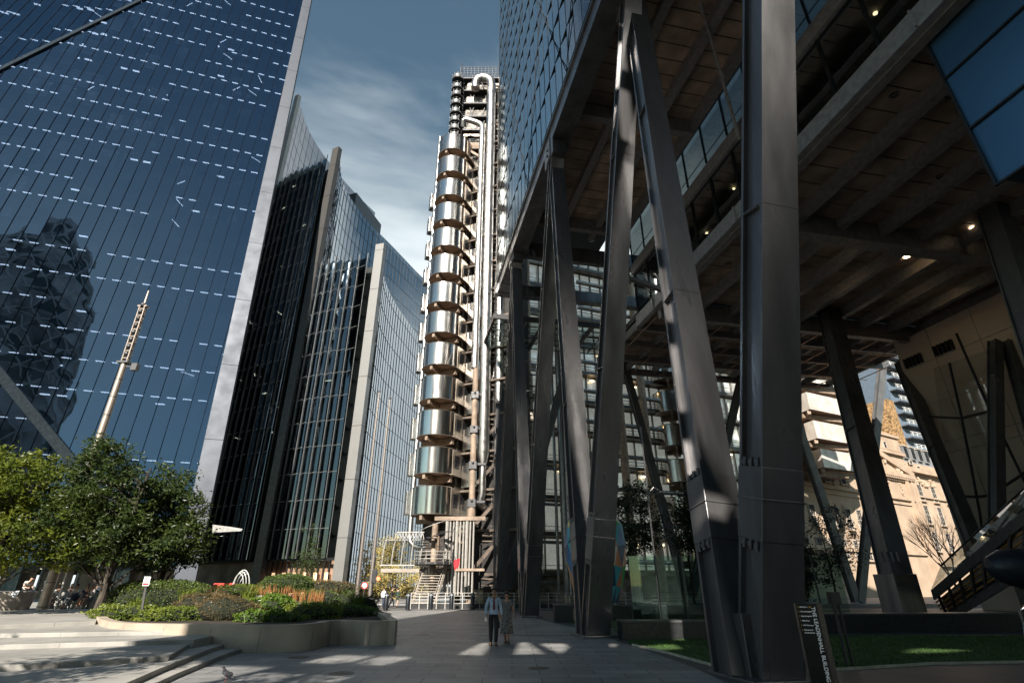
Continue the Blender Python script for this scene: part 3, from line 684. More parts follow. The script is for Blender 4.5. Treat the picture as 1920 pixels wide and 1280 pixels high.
# step 1 (behind, taller)
s1l = [(-58, 93), (-50, 87.6), (-42, 82.9), (-36.4, 80.2)]; s1r = [(-34.6, 80.0), (-36.2, 89), (-34.4, 100), (-30.4, 111), (-26.2, 123), (-22, 134)]
curtain(s1l, 5.2, 79.5, 1.62, WG, W, saw=.55, fins=1, crown=1.2, sd=4, lamps=.06)
curtain(s1r, 40, 80, 1.6, WG2, W, gname='curved_glazing', sd=5)
pier(-35.2, 79.8, 0, 81.6, 1.6, 1.0, R(-25), W, mat('dark_pier', (.10, .096, .094), .45, .5))
# crown behind
s0r = [(-52.2, 92), (-53, 102), (-51.5, 112), (-48, 124), (-43, 136)]
curtain(s0r, 60, 109.5, 2.6, glass('crown_glass', (.62, .6, .62), .92, (.2, .2, .22), rough=.5), W, gname='curved_glazing', sd=6, finm=mat('crown_white', (.75, .73, .72), .5))
pier(-52.4, 91.6, 60, 110.5, 1.3, .9, R(-25), W, mat('crown_white', (.75, .73, .72), .5))
# solid cores so no sky shows through, roofs and plant
CORE = mat('block_core', (.028, .032, .033), .8, noise=.3, nscale=.15)
def offs(path, d, back=30):
    return path
g = MB(); g.prism([(-24.4, 78.2), (-25.4, 84), (-25.3, 92), (-24.2, 102), (-22.8, 113), (-22, 124), (-60, 124), (-40, 84), (-35, 82.6), (-29.5, 80)], 0, 52.6); g.prism([(-37.2, 82.6), (-38.4, 89), (-36.4, 100), (-32.4, 112), (-28.2, 124), (-28, 130), (-70, 130), (-58, 96), (-50, 90.4), (-42, 85.6)], 0, 79.2)
g.prism([(-58, 98), (-57, 110), (-50, 134), (-90, 134), (-80, 106)], 0, 108); g.build('core', CORE, W)
g = MB(); g.prism([(-36, 96), (-33, 108), (-46, 112), (-48, 100)], 79.2, 84.4); g.build('roof_plant', mat('plant_cladding', (.10, .12, .14), .5), W)
# ground floor: tan lit lobby behind glass
g = MB(); g.prism([(-24, 77.4), (-35.5, 81.2), (-58, 94), (-58, 100), (-30, 84)], 0, 5); g.build('lobby_wall', mat('tan_lobby', (.28, .18, .12), .6, noise=.3, nscale=.3), W)
g = MB()
for i in range(16): x = lerp(-23.5, -36, i / 15); y = lerp(76.2, 81, i / 15); g.box((x, y - .25, 2.5), (.14, .2, 5), R(-15))
g.beam((-23, 75.6, 5.1), (-36.2, 80.4, 5.1), .3, .35); g.build('lobby_frames', BLACK, W)
g = MB()
for i in range(13):
    a = i / 12; x, y = lerp(-24, -34, a), lerp(76.9, 80.3, a); 
    if i % 2: g.box((x, y, 2.2), (.7, .1, 2.6), R(-15))
pieces(g, 'lobby_panel', emis('lobby_glow', (1, .62, .36), .5), W)
# ================================================================ stainless tower of stacked drums, ducts and stairs (centre)
Q = thing('service_tower', 'tower of stacked stainless steel stair drums, ducts and spiral balconies', 'building', (-9, 62, 0))
DC = V((-9.1, 62.5, 0)); DR = 2.38; DH = 4.43
DDIR = V((.42, .91, 0)).normalized(); DPER = V((DDIR.y, -DDIR.x, 0))        # the drums run back along DDIR
SIDE = mat('panelled_steel', (.40, .35, .30), .38, .85, noise=.25, nscale=.6)
def drum(zt, root, c=DC, r=DR, ln=6.5, h=3.0, br=True, pipe=True, dd=DDIR, dp=DPER):
    g = MB(); n = 28; rim = []
    for i in range(n + 1):
        t = math.pi * i / n; rim.append(c - dd * (math.sin(t) * r) + dp * (math.cos(t) * r))
    lo = [p + Z * (zt - h) for p in rim]; hi = [p + Z * zt for p in rim]
    g.add(lo + hi, [(i, n + 1 + i, n + 2 + i, i + 1) for i in range(n)]); o = g.build('drum_skin', CHROME, root, smooth=True)
    g = MB(); top = [p + Z * (zt - .05) for p in rim] + [rim[-1] + dd * ln + Z * (zt - .05), rim[0] + dd * ln + Z * (zt - .05)]; bot = [p - Z * (zt * 0) for p in top]
    g.poly(top); g.poly([V((p.x, p.y, zt - h + .04)) for p in top][::-1]); g.build('drum_plate', BRONZE, root)
    g = MB()
    for zz in (zt, zt - h): g.path([p + Z * zz for p in rim], .045, 5)
    pieces(g, 'rim', SIDE, root)
    g = MB()        # flat flanks with window panels
    for s in (-1, 1):
        a = c + dp * (s * r); g.frame(a + dd * ln / 2 + Z * (zt - h / 2), dd, dp, Z, ln / 2, .05, h / 2)
    pieces(g, 'flank_panel', SIDE, root)
    g = MB()
    for k in range(4):
        g.frame(c + dp * (r + .06) + dd * (.9 + k * 1.5) + Z * (zt - h / 2 + .1), dd, dp, Z, .5, .03, .75)
    pieces(g, 'flank_window', mat('smoked_window', (.03, .03, .032), .15), root)
    if br:
        g = MB(); z = zt - h
        g.frame(c + dd * .2 + Z * (z - .42), dp, dd, Z, r * .92, .22, .36); g.frame(c - dd * (r * .42) + Z * (z - .3), dd, dp, Z, r * .52, .17, .28); g.frame(c + dd * 1.8 + Z * (z - .45), dd, dp, Z, 1.6, .5, .4)
        g.build('bracket', BRONZE, root)
ztops = [12.05 + 4.43 * i for i in range(13)]
for i, zt in enumerate(ztops): drum(zt, Q)
g = MB(); g.frame(DC + DDIR * 4 + Z * 33, DDIR, DPER, Z, 2.6, DR - .35, 31); g.build('stair_core', mat('core_shadow', (.05, .042, .036), .7, noise=.3), Q)
g = MB(); g.tube(DC + DDIR * 1.2, DC + DDIR * 1.2 + Z * 9, .42, n=14); g.tube(DC + DDIR * 4.5 + DPER * 1.0, DC + DDIR * 4.5 + DPER + Z * 9, .42, n=14)
for k in range(3): g.beam(DC + DDIR * (1.5 + k * .8) + DPER * (.9 + k * .5) + Z * 8.9, DC + DDIR * (3.5 + k * .6) + DPER * (2.6 + .5 * k) + Z * 5.0, .45, .5)
g.build('stem', BRONZE, Q, smooth=True)
# white pipe down the left side, curling under the lowest drum
px = P(779, 940, 61.5); tp = P(796, 560, 61.5)
g = MB(); pc = DC - DPER * (DR + .45); g.path([pc + Z * 68, pc + Z * 7.2, pc + DPER * .15 + Z * 6.4, pc + DPER * .7 + Z * 5.9, pc + DPER * 1.6 + Z * 5.7, pc + DPER * 2.4 + Z * 5.7], .3, 12); g.build('side_pipe', PIPE, Q, smooth=True)
g = MB()
for i in range(11): g.box(pc - DPER * .62 + Z * (ztops[i] - 1.4), (.62, 1.1, 2.6), R(25))
pieces(g, 'side_box', PIPE, Q, bevel=.03)
# service shaft right of the drums: steel pods between dark gaps
SX = DC + DPER * 4.4 + DDIR * 2.5
g = MB(); g.frame(SX + DPER * 1.2 + DDIR * 2.6 + Z * 40, DPER, DDIR, Z, 3.6, 2, 38.5); g.build('shaft_core', mat('shaft_dark', (.018, .016, .015), .7), Q)
g = MB()
for i in range(13): g.frame(SX - DPER * .9 + Z * (ztops[i] - 1.7 - 1.2), DPER, DDIR, Z, 1.05, .5, 1.28)
pieces(g, 'pod', CHROME, Q, bevel=.05)
g = MB()
for i in range(14):
    z = ztops[0] + 4.43 * i - 4.6; g.frame(SX - DPER * .9 + Z * z, DPER, DDIR, Z, 1.1, .6, .12); g.frame(SX + DPER * 2.4 + Z * z - DDIR * .3, DPER, DDIR, Z, 3.0, .3, .13)
pieces(g, 'floor_beam', BRONZE_D, Q)
# vertical ducts
def duct(pts, r, name='duct', bands=True):
    g = MB(); g.path(pts, r, 16); g.build(name, PIPE, Q, smooth=True)
    if bands:
        g = MB()
        for a, b in zip(pts, pts[1:]):
            a, b = V(a), V(b); L_ = (b - a).length; d = (b - a).normalized()
            if L_ < 2.4: continue
            rr = r[0] if isinstance(r, (list, tuple)) else r
            for k in range(1, int(L_ / 1.45)): g.tube(a + d * k * 1.45 - d * .03, a + d * k * 1.45 + d * .03, rr + .022, n=14, caps=False)
        g.build('duct_seam', SIDE, Q, smooth=True)
def PV(u, v, Y): return P(u, v, Y)
Y2 = 61.5
b2 = PV(908, 932, Y2); t2 = PV(919, 160, Y2); x2 = (b2.x + t2.x) / 2
z2t = t2.z
zr = PV(908, 872, Y2).z; zq = PV(908, 850, Y2).z
duct([V((x2, Y2, zr)), V((x2, Y2, zq)), V((x2, Y2, z2t)), V((x2 - .18, Y2, z2t + 1.0)), V((x2 - .8, Y2, z2t + 1.65)), V((x2 - 1.7, Y2, z2t + 1.75)), V((x2 - 2.4, Y2, z2t + 1.4)), V((x2 - 2.7, Y2 + .1, z2t + .6)), V((x2 - 2.7, Y2 + .2, z2t - .6))], [.42] + [.72] * 8)
duct([V((x2, Y2, zr)), V((x2, Y2, zr - 3.2)), V((x2 - .3, Y2 + .3, zr - 4.2)), V((x2 + .5, Y2 + 1.2, zr - 4.9)), V((x2 + 2.2, Y2 + 2.5, zr - 5.1))], .42, bands=False)
Y1 = 61.0; a1 = PV(893, 690, Y1); a2 = PV(903, 240, Y1); x1 = PV(897, 480, Y1).x; zt1 = a2.z
duct([V((x1, Y1, a1.z)), V((x1, Y1, zt1)), V((x1 - .25, Y1, zt1 + .7)), V((x1 - .9, Y1, zt1 + 1.1)), V((x1 - 2.6, Y1, zt1 + 1.9)), V((x1 - 3.0, Y1, zt1 + 1.6)), V((x1 - 3.1, Y1 + .6, zt1 + .9))], .47)
Y3 = 62; x3 = PV(938, 500, Y3).x
duct([V((x3, Y3, 6)), V((x3, Y3, PV(938, 175, Y3).z))], .58)
duct([V((x3 + 1.5, Y3 + .5, 5)), V((x3 + 1.5, Y3 + .5, 44))], .28)
# brown pillar with collars beside the ducts
xb = P(886, 900, 61).x
g = MB(); g.tube((xb, 61, 0), (xb, 61, P(886, 690, 61).z), .36, n=14); g.tube((xb, 61, 0), (xb, 61, 2.9), .47, n=14); g.tube((xb, 61, 8.6), (xb, 61, 10.2), .46, n=14); g.build('pillar', BRONZE, Q, smooth=True)
g = MB()
for v in (742, 806, 873, 944):
    z = P(886, v, 61).z; g.box((xb, 61, z), (.95, .95, .9)); g.box((xb + .9, 61.1, z + .2), (1.2, .3, .3)); g.tube((xb, 60.3, z + .3), (xb, 60.6, z + .3), .14)
pieces(g, 'collar', STEEL_D, Q, bevel=.05)
# open frame with pipes between the ducts and the steel legs
g = MB()
for i in range(18):
    z = 3 + i * 4.43; g.beam((xb + 1.5, 62.2, z), (xb + 6.2, 63.1, z), .2, .25)
    if i < 4: g.beam((xb + .4, 61.4, z + .6), (xb + 3.6, 62.2, z + 4.2), .35, .35)
    g.tube((xb + 1.2, 61.9, z - .5), (xb + 5.6, 62.8, z - .5), .12); g.tube((xb + 1.2, 61.9, z - 1.1), (xb + 5.6, 62.8, z - 1.1), .08)
g.build('pipe_gantry', BRONZE_D, Q)
g = MB(); rr = random.Random(4)
for i in range(90):
    x = xb + rr.uniform(1, 6); z = rr.uniform(3, 72); l = rr.uniform(.4, 2.6); a = rr.random()
    if a < .5: g.tube((x, 62.4, z), (x, 62.4, z + l), rr.uniform(.04, .12), n=6)
    else: g.tube((x, 62.3, z), (x + l, 62.6, z), rr.uniform(.04, .1), n=6)
pieces(g, 'pipe', PIPE, Q)
# head of the tower: plant floors, railings, crane
zt0 = P(900, 262, 63).z; zt9 = P(900, 145, 63).z; xl, xr = P(862, 220, 63).x, P(947, 200, 63).x
g = MB(); g.box(((xl + xr) / 2 + .4, 66.4, (zt0 + zt9) / 2 - 1), (xr - xl - .9, 5.4, zt9 - zt0)); g.build('plant_room', mat('plant_panels', (.16, .14, .125), .5, .5, noise=.5, nscale=.9), Q)
g = MB(); nf = 5
for k in range(nf + 1):
    z = lerp(zt0 - 1, zt9 - .4, k / nf); g.box(((xl + xr) / 2, 65.6, z), (xr - xl + .6, 5.6, .22))
    for j in range(9): x = lerp(xl, xr, j / 8); g.beam((x, 63, z), (x, 63, z + 1.1), .07, .07)
    for h in (.4, .75, 1.1): g.beam((xl, 63, z + h), (xr, 63, z + h), .05, .05); g.beam((xl, 63, z + h), (xl, 68, z + h), .05, .05)
    if k < nf:
        for j in range(8):
            x = lerp(xl + .5, xr - .5, j / 7)
            if rr.random() < .75: g.beam((x, 63.4, z), (x + rr.choice([-.9, .9, 0]), 63.4, z + (zt9 - zt0) / nf), .1, .1)
for h in (0, .5, 1.0, 1.5): g.beam((xl - .3, 62.9, zt9 + .9 + h), (xr + .2, 62.9, zt9 + .9 + h), .07, .07)
for j in range(14): x = lerp(xl - .3, xr + .2, j / 13); g.beam((x, 62.9, zt9), (x, 62.9, zt9 + 2.4), .06, .06)
g.build('gantries', STEEL_D, Q)
g = MB(); g.box((lerp(xl, xr, .3), 63.5, zt0 + 1.8), (3.2, .3, 1.4)); g.box((lerp(xl, xr, .3), 63.5, zt0 + 9), (2.4, .4, 1.9)); g.box((lerp(xl, xr, .75), 63.3, zt9 - 2.2), (1.9, .5, 1.5)); g.box((lerp(xl, xr, .25), 63.3, zt9 - 2.4), (1.6, .5, 1.8)); pieces(g, 'cabinet', SIDE, Q)
g = MB(); g.box((lerp(xl, xr, .28), 63, zt0 - 1.5), (4.4, .5, 1.3)); g.beam((xl + 1, 62.5, zt0 - 2.2), (xl + 3.8, 62.4, zt0 - 4.4), .3, .4); g.build('head_beam', BRONZE, Q)
# half-round balconies
bx, by = P(856, 200, 62).x, 62
for v in (152, 170, 184, 200, 216, 232, 247, 262):
    z = P(856, v, 62).z; g = MB(); g.lathe((bx, by, z - .12), [(0.02, 0), (1.0, 0), (1.0, .14), (.02, .14)], 14)
    g.build('balcony', STEEL_D, Q)
    h = MB()
    for hh in (.35, .7, 1.05): h.path([(bx + math.cos(t) * 1.0, by + math.sin(t) * 1.0, z + hh) for t in [math.pi * (.2 + 1.5 * i / 12) for i in range(13)]], .025, 4)
    for i in range(9): t = math.pi * (.2 + 1.5 * i / 8); h.tube((bx + math.cos(t), by + math.sin(t), z), (bx + math.cos(t), by + math.sin(t), z + 1.05), .025, n=4)
    h.lathe((bx, by, z - .1), [(1.02, .1), (1.02, .75)], 14, math.pi * .9, math.pi * 1.7); h.build('railing', mat('grey_rail', (.16, .165, .17), .4, .6), Q)
g = MB(); g.tube((bx + .5, by, P(856, 262, 62).z - 2), (bx + .5, by, P(856, 118, 62).z), .07); g.tube((bx + .9, by + .6, P(856, 265, 62).z - 2), (bx + .9, by + .6, P(856, 150, 62).z), .1); g.build('mast', STEEL_D, Q)
# ================================================================ the building behind the legs (same make): floors, pipes, more drums
B = thing('pipe_clad_building', 'stainless and glass building wrapped in pipes, seen between the raking legs', 'building', (15, 80, 0))
BO = V((-2.5, 66, 0)); BD = V((.93, .36, 0)).normalized(); BN = V((.36, -.93, 0)).normalized()
def bw_(s, z, off=0): return BO + BD * s + BN * off + Z * z
g = MB(); g.frame(bw_(24, 26, -4), BD, BN, Z, 24.5, 3, 26); g.build('inner_wall', mat('inner_glow', (.30, .27, .23), .5, noise=.5, nscale=.5), B)
g = MB(); GP = MB(); PP = MB(); CO = MB(); rr = random.Random(9); LT = MB()
for k in range(11):
    z = 4.43 * k + 3.2
    g.frame(bw_(24, z, -.3), BD, BN, Z, 24.2, .7, .22)
    for h in (.45, .9): g.frame(bw_(24, z + h, .35), BD, BN, Z, 24, .03, .03)
    for off, r in ((1.0, .26), (.75, .16)): PP.tube(bw_(13, z + .9 + off * .5, off), bw_(31, z + .9 + off * .5, off), r, n=10)
    PP.tube(bw_(0, z - 1.0, .8), bw_(12, z - 1.0, .8), .2, n=8)
    for j in range(26):
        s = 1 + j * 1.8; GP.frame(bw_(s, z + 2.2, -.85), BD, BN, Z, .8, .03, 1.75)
        if rr.random() < .5: PP.tube(bw_(s, z, .6), bw_(s, z + rr.uniform(1, 4), .6), rr.uniform(.04, .1), n=6)
        if rr.random() < .12: LT.frame(bw_(s, z + 3.6, -.5), BD, BN, Z, .3, .08, .05)
        g.frame(bw_(s + .9, z + 2.2, -.6), BD, BN, Z, .05, .08, 2.2)
g.build('deck_frames', mat('deck_steel', (.16, .155, .15), .4, .5), B); pieces(GP, 'window', mat('glowing_glass', (.55, .56, .54), .25, .4, noise=.6, nscale=.8, emit=(.9, .95, .85), estr=.09), B); pieces(PP, 'pipe', PIPE, B, smooth=True); pieces(LT, 'bulkhead_lamp', emis('bulkhead', (1, .7, .35), 6), B)  # window glass glows faintly, added to brighten this shaded facade
for s in (4.5, 9, 18.5, 22.5, 36, 44): CO.tube(bw_(s, 0, 1.4), bw_(s, 46, 1.4), .55 if s > 10 else .4, n=14)
pieces(CO, 'pillar', mat('concrete_pillar', (.55, .42, .32), .7, noise=.15), B, smooth=True)
g = MB()      # white zig-zag lattice strip left of the first legs
for k in range(16):
    z = 2 + k * 1.65
    for j in range(2):
        s = 3.0 + j * 1.3; c = bw_(s, z, 1.9); g.frame(c, BD, BN, Z, .6, .05, .76)
pieces(g, 'lattice_panel', mat('cream_panel', (.55, .49, .42), .6), B)
g = MB()
for k in range(16):
    z = 2 + k * 1.65
    for j in range(2):
        s = 3.0 + j * 1.3
        g.beam(bw_(s - .3, z - .5, 2.0), bw_(s + .25, z, 2.0), .06, .06); g.beam(bw_(s + .25, z, 2.0), bw_(s - .3, z + .5, 2.0), .06, .06)
    g.frame(bw_(3.6, z + .82, 2.0), BD, BN, Z, 1.9, .1, .07)
g.build('lattice_frame', STEEL_D, B)
g = MB(); pc_ = P(1052, 800, 62)
g.tube((pc_.x, 62, 1), (pc_.x, 62, 29), .42, n=14); g.tube((pc_.x - .9, 62.3, 1), (pc_.x - .9, 62.3, 26), .16, n=10)
for z in (5, 9.5, 14, 18.5, 23): g.tube((pc_.x, 62, z), (pc_.x, 62, z + .25), .5, n=14)
g.build('downpipe', mat('grey_pipe', (.20, .20, .205), .35, .7), B, smooth=True)
dcc = P(1258, 760, 76); dcc.z = 0
for i in range(8):
    z = P(1266, 935, 76).z + (P(1266, 684, 76).z - P(1266, 935, 76).z) * (i - 1) / 4; drum(z, B, c=dcc, r=2.75, ln=4, h=3.1, dd=V((.3, .95, 0)).normalized(), dp=V((.95, -.3, 0)).normalized())
# angular stair stack at the right, above the old stone front
c0 = P(1520, 720, 84); g = MB(); pm = MB(); br = MB()
for i in range(4):
    zt = P(1520, 690 + i * 52, 84).z
    pts = [P(1482, 690, 84), P(1500, 690, 82), P(1560, 690, 86), P(1570, 690, 92)]
    for a, b in zip(pts, pts[1:]): g.quad(V((a.x, a.y, zt - 2.9)), V((b.x, b.y, zt - 2.9)), V((b.x, b.y, zt)), V((a.x, a.y, zt)))
    pm.poly([V((p.x, p.y, zt - 2.85)) for p in pts] + [V((pts[0].x, 94, zt - 2.85))]); pm.poly([V((p.x, p.y, zt - .05)) for p in pts] + [V((pts[0].x, 94, zt - .05))])
    br.beam(V((pts[0].x, 84, zt - 3.5)), V((pts[2].x, 87, zt - 3.5)), .5, .7); br.beam(V((pts[1].x, 82.5, zt - 3.3)), V((pts[1].x + 2, 90, zt - 3.3)), .5, .6)
g.build('stair_panels', mat('bright_stainless', (.66, .60, .54), .45, .25, nscale=.7), B); pm.build('stair_plates', BRONZE, B); br.build('stair_brackets', BRONZE, B)
# ================================================================ old stone building seen between the legs
K = thing('stone_building', 'sunlit pale stone classical building with pediment, sash windows and mansard roof', 'building', (57.8, 95, 0))
KO = V((57.8, 95, 0)); KD = V((.853, .522, 0)).normalized(); KN = V((.522, -.853, 0)).normalized()
def kw(s, z, off=0): return KO + KD * s + KN * off + Z * z
def ks_(u, v): p = PL(u, v, KO, KN) - KO; return p.dot(KD), p.z
LIME = mat('limestone', (.40, .295, .215), .85, noise=.10, nscale=.35, rvar=.03)
def kbox(g, s0, s1, z0, z1, off, d): g.frame(kw((s0 + s1) / 2, (z0 + z1) / 2, off), KD, KN, Z, abs(s1 - s0) / 2, d, abs(z1 - z0) / 2)
sR = ks_(1700, 880)[0]; sE = sR + 42; zP = ks_(1530, 783)[1]; zc1 = ks_(1545, 820)[1]; zpb = ks_(1560, 868)[1]; zb2 = ks_(1560, 914)[1]; zw = ks_(1725, 886)[1]
sL = -16
g = MB(); kbox(g, sL, sR, 0, zP, -4, 4); kbox(g, sR, sE, 0, zw + .6, -5, 4.6); g.build('wall', LIME, K)
g = MB()
kbox(g, sL, sR + .3, zP - .1, zP + .5, 0, .35); kbox(g, sL, sR + .2, zc1 - .3, zc1 + .3, .1, .5); kbox(g, sL, sR + .2, zc1 + .55, zc1 + .8, 0, .25)
kbox(g, sL, sR + .5, zpb - .4, zpb + .35, .2, .75); kbox(g, sL, sR + .2, zpb - 1.1, zpb - .8, 0, .3); kbox(g, sL, sR + .2, zb2 - .3, zb2 + .3, 0, .45); kbox(g, sL, sR + .2, zb2 - 1.2, zb2 - .9, 0, .25)
kbox(g, sR, sE, zw - .3, zw + .7, 0, .7); kbox(g, sR, sE, zw - 5.2, zw - 4.9, -.3, .3); kbox(g, sR, sE, 5.2, 5.8, 0, .4); kbox(g, sL, sR, 7, 7.7, 0, .4)
for i in range(60):
    s = sL + (sR - sL) * i / 59; kbox(g, s - .13, s + .13, zpb - .75, zpb - .45, .3, .6)
pieces(g, 'cornice', LIME, K)
g = MB(); pl, pr = ks_(1518, 860)[0], ks_(1702, 876)[0]; pm_ = (pl + pr) / 2; zt = zpb + (pr - pl) * .155
for a, b in ((pl, pm_), (pr, pm_)): g.beam(kw(a, zpb + .5, .5), kw(b, zt, .5), .55, 1.1)
g.poly([kw(pl + .6, zpb + .35, .2), kw(pr - .6, zpb + .35, .2), kw(pm_, zt - .2, .2)])
g.build('pediment', LIME, K)
rr = random.Random(2); g = MB()
for i in range(46):
    s = rr.uniform(pl + 3, pr - 3); hmax = (zt - zpb - 1) * (1 - abs(s - pm_) / (pr - pm_)); g.ball(kw(s, zpb + .6 + rr.random() * max(.1, hmax), .3), rr.uniform(.2, .5), 6, 4, (1, .8, 1.3))
for i in range(8):
    s = pl + .8 + (pr - pl - 1.6) * i / 7
    for j in range(7): g.ball(kw(s + rr.uniform(-.35, .35), zpb - 1.6 - j * .45, .05), rr.uniform(.18, .36), 6, 4)
for i in range(10):
    s = sR + 1 + i * 1.1
    for j in range(4): g.ball(kw(s + rr.uniform(-.3, .3), zw - 1.2 - rr.random() * 1.4, -.2), rr.uniform(.2, .4), 6, 4)
g.build('carving', LIME, K)
DWIN = mat('dark_window', (.02, .02, .022), .6, noise=.3, spec=.1); FRM = mat('sash_white', (.42, .37, .32), .7)
def win(s, z, w, h, off=0.02, bars=True, sill=True):
    g = MB(); g.frame(kw(s, z, off), KD, KN, Z, w / 2, .03, h / 2); o = g.build('window', DWIN, K)
    f = MB()
    for q in (-1, 1): f.frame(kw(s + q * w / 2, z, off + .08), KD, KN, Z, .06, .1, h / 2 + .08); f.frame(kw(s, z + q * h / 2, off + .08), KD, KN, Z, w / 2 + .1, .1, .06)
    if bars:
        f.frame(kw(s, z, off + .05), KD, KN, Z, w / 2, .03, .05)
        for q in (-.17, .17): f.frame(kw(s + q * w, z, off + .05), KD, KN, Z, .018, .02, h / 2)
        for q in (-.25, .25): f.frame(kw(s, z + q * h, off + .045), KD, KN, Z, w / 2, .018, .02)
    f.build('frame', FRM, o)
    if sill: f = MB(); f.frame(kw(s, z - h / 2 - .18, off + .15), KD, KN, Z, w / 2 + .3, .25, .1); f.build('sill', LIME, o)
for u in (1507, 1540, 1568, 1620, 1650): s, z = ks_(u, 806); win(s, ks_(1540, 806)[1], 1.15, 1.5, bars=False, sill=False)
for u in (1548, 1577, 1612, 1645): s, z = ks_(u, 892); win(s, ks_(1560, 892)[1], 1.7, 2.3, bars=False)
for i in range(8):
    s = sL + 2 + i * 3.6
    if s < sR - 1: win(s, zb2 - 5, 1.7, 3.4); win(s, zb2 - 10, 1.6, 3)
w0, w1 = ks_(1728, 920), ks_(1752, 920); stp = (w1[0] - w0[0])
zr1 = ks_(1730, 920)[1]; zr2 = ks_(1742, 964)[1]; zr3 = ks_(1760, 1015)[1]
for k in range(7):
    s = w0[0] + stp * k
    win(s, zr1, 2.0, 3.7, -.36); win(s, zr2, 2.0, 3.5, -.36); win(s, zr3, 2.0, 3.5, -.36)
    if k % 3 == 0: win(s, ks_(1710, 876)[1] + 1.2, 1.2, .8, -.38, False, False)
g = MB()
for s in (sR - .9, sR - 2.6, sR + .4): kbox(g, s - .35, s + .35, 0, zpb - .5, .15, .4)
pieces(g, 'pilaster', LIME, K); 
# mansard and chimney stack to the right
SL = mat('slate_roof', (.20, .205, .215), .6, noise=.15, stretch=(1, 1, .2), nscale=2)
g = MB(); s0, s1 = sR - 7, sR + 30; zb = zw + 2.2; g.add([kw(s0, zb, -1), kw(s1, zb, -1), kw(s1, zb, -10), kw(s0, zb, -10), kw(s0 + .5, zb + 7, -4.2), kw(s1, zb + 7, -4.2), kw(s1, zb + 7, -8), kw(s0 + .5, zb + 7, -8)], [(0, 1, 5, 4), (4, 5, 6, 7), (0, 4, 7, 3), (1, 2, 6, 5)]); g.build('roof', SL, K)
g = MB(); kbox(g, s0, s1, zw + .2, zb, -3, 2.2); g.build('attic_wall', LIME, K)
for i in range(7):
    s = s0 + 2 + i * 3.1; g = MB(); g.frame(kw(s, zb + 2.1, -1.6), KD, KN, Z, .95, .8, 1.3); o = g.build('dormer', SL, K); f = MB(); f.frame(kw(s, zb + 2.1, -.79), KD, KN, Z, .7, .02, 1.05); f.build('pane', DWIN, o)
    f = MB(); f.frame(kw(s, zb + 3.5, -1.5), KD, KN, Z, 1.1, .95, .1); f.build('dormer_roof', FRM, o)
    if i < 5: win(s, zb - 1.0, 1.5, .9, -.78, False, False)
g = MB(); cs = ks_(1690, 800)[0]; g.frame(kw(cs + 2.5, zb + 6, -6), KD, KN, Z, 1.4, 4.5, 8.5); g.build('chimney_stack', mat('yellow_brick', (.33, .2, .09), .85, noise=.4, nscale=2.5), K)
g = MB(); g.frame(kw(8, zP + 4, -8), KD, KN, Z, 9, 2, 4); g.build('rear_roof', SL, K)
# bluish building with balconies farther back
N = thing('balcony_building', 'blue-grey building with white balcony rails high behind the old stone front', 'building', (75, 130, 0))
g = MB(); ctr = P(1650, 715, 128); g.box((ctr.x + 6, 131, 28), (30, 12, 56), R(25)); g.build('wall', mat('blue_grey_wall', (.12, .16, .21), .5), N)
g = MB(); q = V((math.cos(R(25)), math.sin(R(25)), 0)); qn = V((q.y, -q.x, 0)); gg = MB()
for k in range(10):
    z = 30 + k * 2.9; c = V((ctr.x + 6, 131, z)) + qn * 6.8; gg.frame(c - Z * .4, q, qn, Z, 14.8, .9, .12)
    for h in (.3, .65, 1.0): g.frame(c + qn * .8 + Z * h, q, qn, Z, 14.8, .04, .04)
    for j in range(18): g.frame(c + qn * .8 + q * (-14 + j * 1.65) + Z * .5, q, qn, Z, .04, .04, .5)
g.build('railing', WHITE, N); pieces(gg, 'balcony_slab', STEEL, N)
# tan stone flank on the right with its black-framed glass screen
Wl = thing('stone_flank', 'blank tan stone-panelled side wall in shade behind the right-hand legs', 'wall', LL(50, 30, 0))
g = MB(); FLK = paving('flank_stone', (.27, .215, .175), (.25, .20, .165), (.17, .14, .12), 3.2, 2.1, 0, .012, .6, .22)
def rot_wall():
    g.frame(LL(51, 26.8, 12.6), EN, EE, Z, 1, 14.9, 12.6)
rot_wall(); o = g.build('wall', mat('flank_stone_a', (.62, .49, .40), .7, noise=.12, nscale=.12), Wl)
g = MB()
for i in range(6): g.frame(LL(49.98, 16 + i * 4.4, 12.6), EN, EE, Z, .02, .03, 12.5)
for z in (4.5, 9, 13.2, 14.2, 18, 22): g.frame(LL(49.975, 26.8, z), EN, EE, Z, .03, 14.8, .04)
g.build('panel_joint', mat('joint_light', (.42, .37, .33), .7), Wl)
g = MB()
for k in range(10): g.frame(LL(49.85, 41 - k * .42 - (k // 5) * 1.2, 22.6), EN, EE, Z, .2, .1, .5)
pieces(g, 'vent', BLACK, Wl)
Sc = thing('glass_screen', 'tall glass screen with thin black kinked frames before the tan wall', 'screen', LL(47, 35, 0))
def pn(u, v, n=47): return PL(u, v, LL(n, 40, 0), EN)
g = MB()
for a, b in (((1780, 680), (1803, 783)), ((1803, 783), (1837, 960)), ((1837, 960), (1850, 1060)), ((1793, 625), (1852, 760)), ((1852, 760), (1925, 910)), ((1742, 781), (1803, 784)), ((1803, 784), (1853, 771)), ((1806, 930), (1834, 931)), ((1834, 931), (1858, 928)), ((1858, 928), (1990, 840))): g.tube(pn(*a), pn(*b), .11, n=6)
g.build('frame', BLACK, Sc, smooth=True)
g = MB(); g.poly([pn(1750, 690, 47.15), pn(1870, 650, 47.15), pn(1890, 1000, 47.15), pn(1800, 1050, 47.15)]); g.build('pane', glass('screen_glass', (.6, .65, .7), .12, (.82, .84, .82)), Sc)
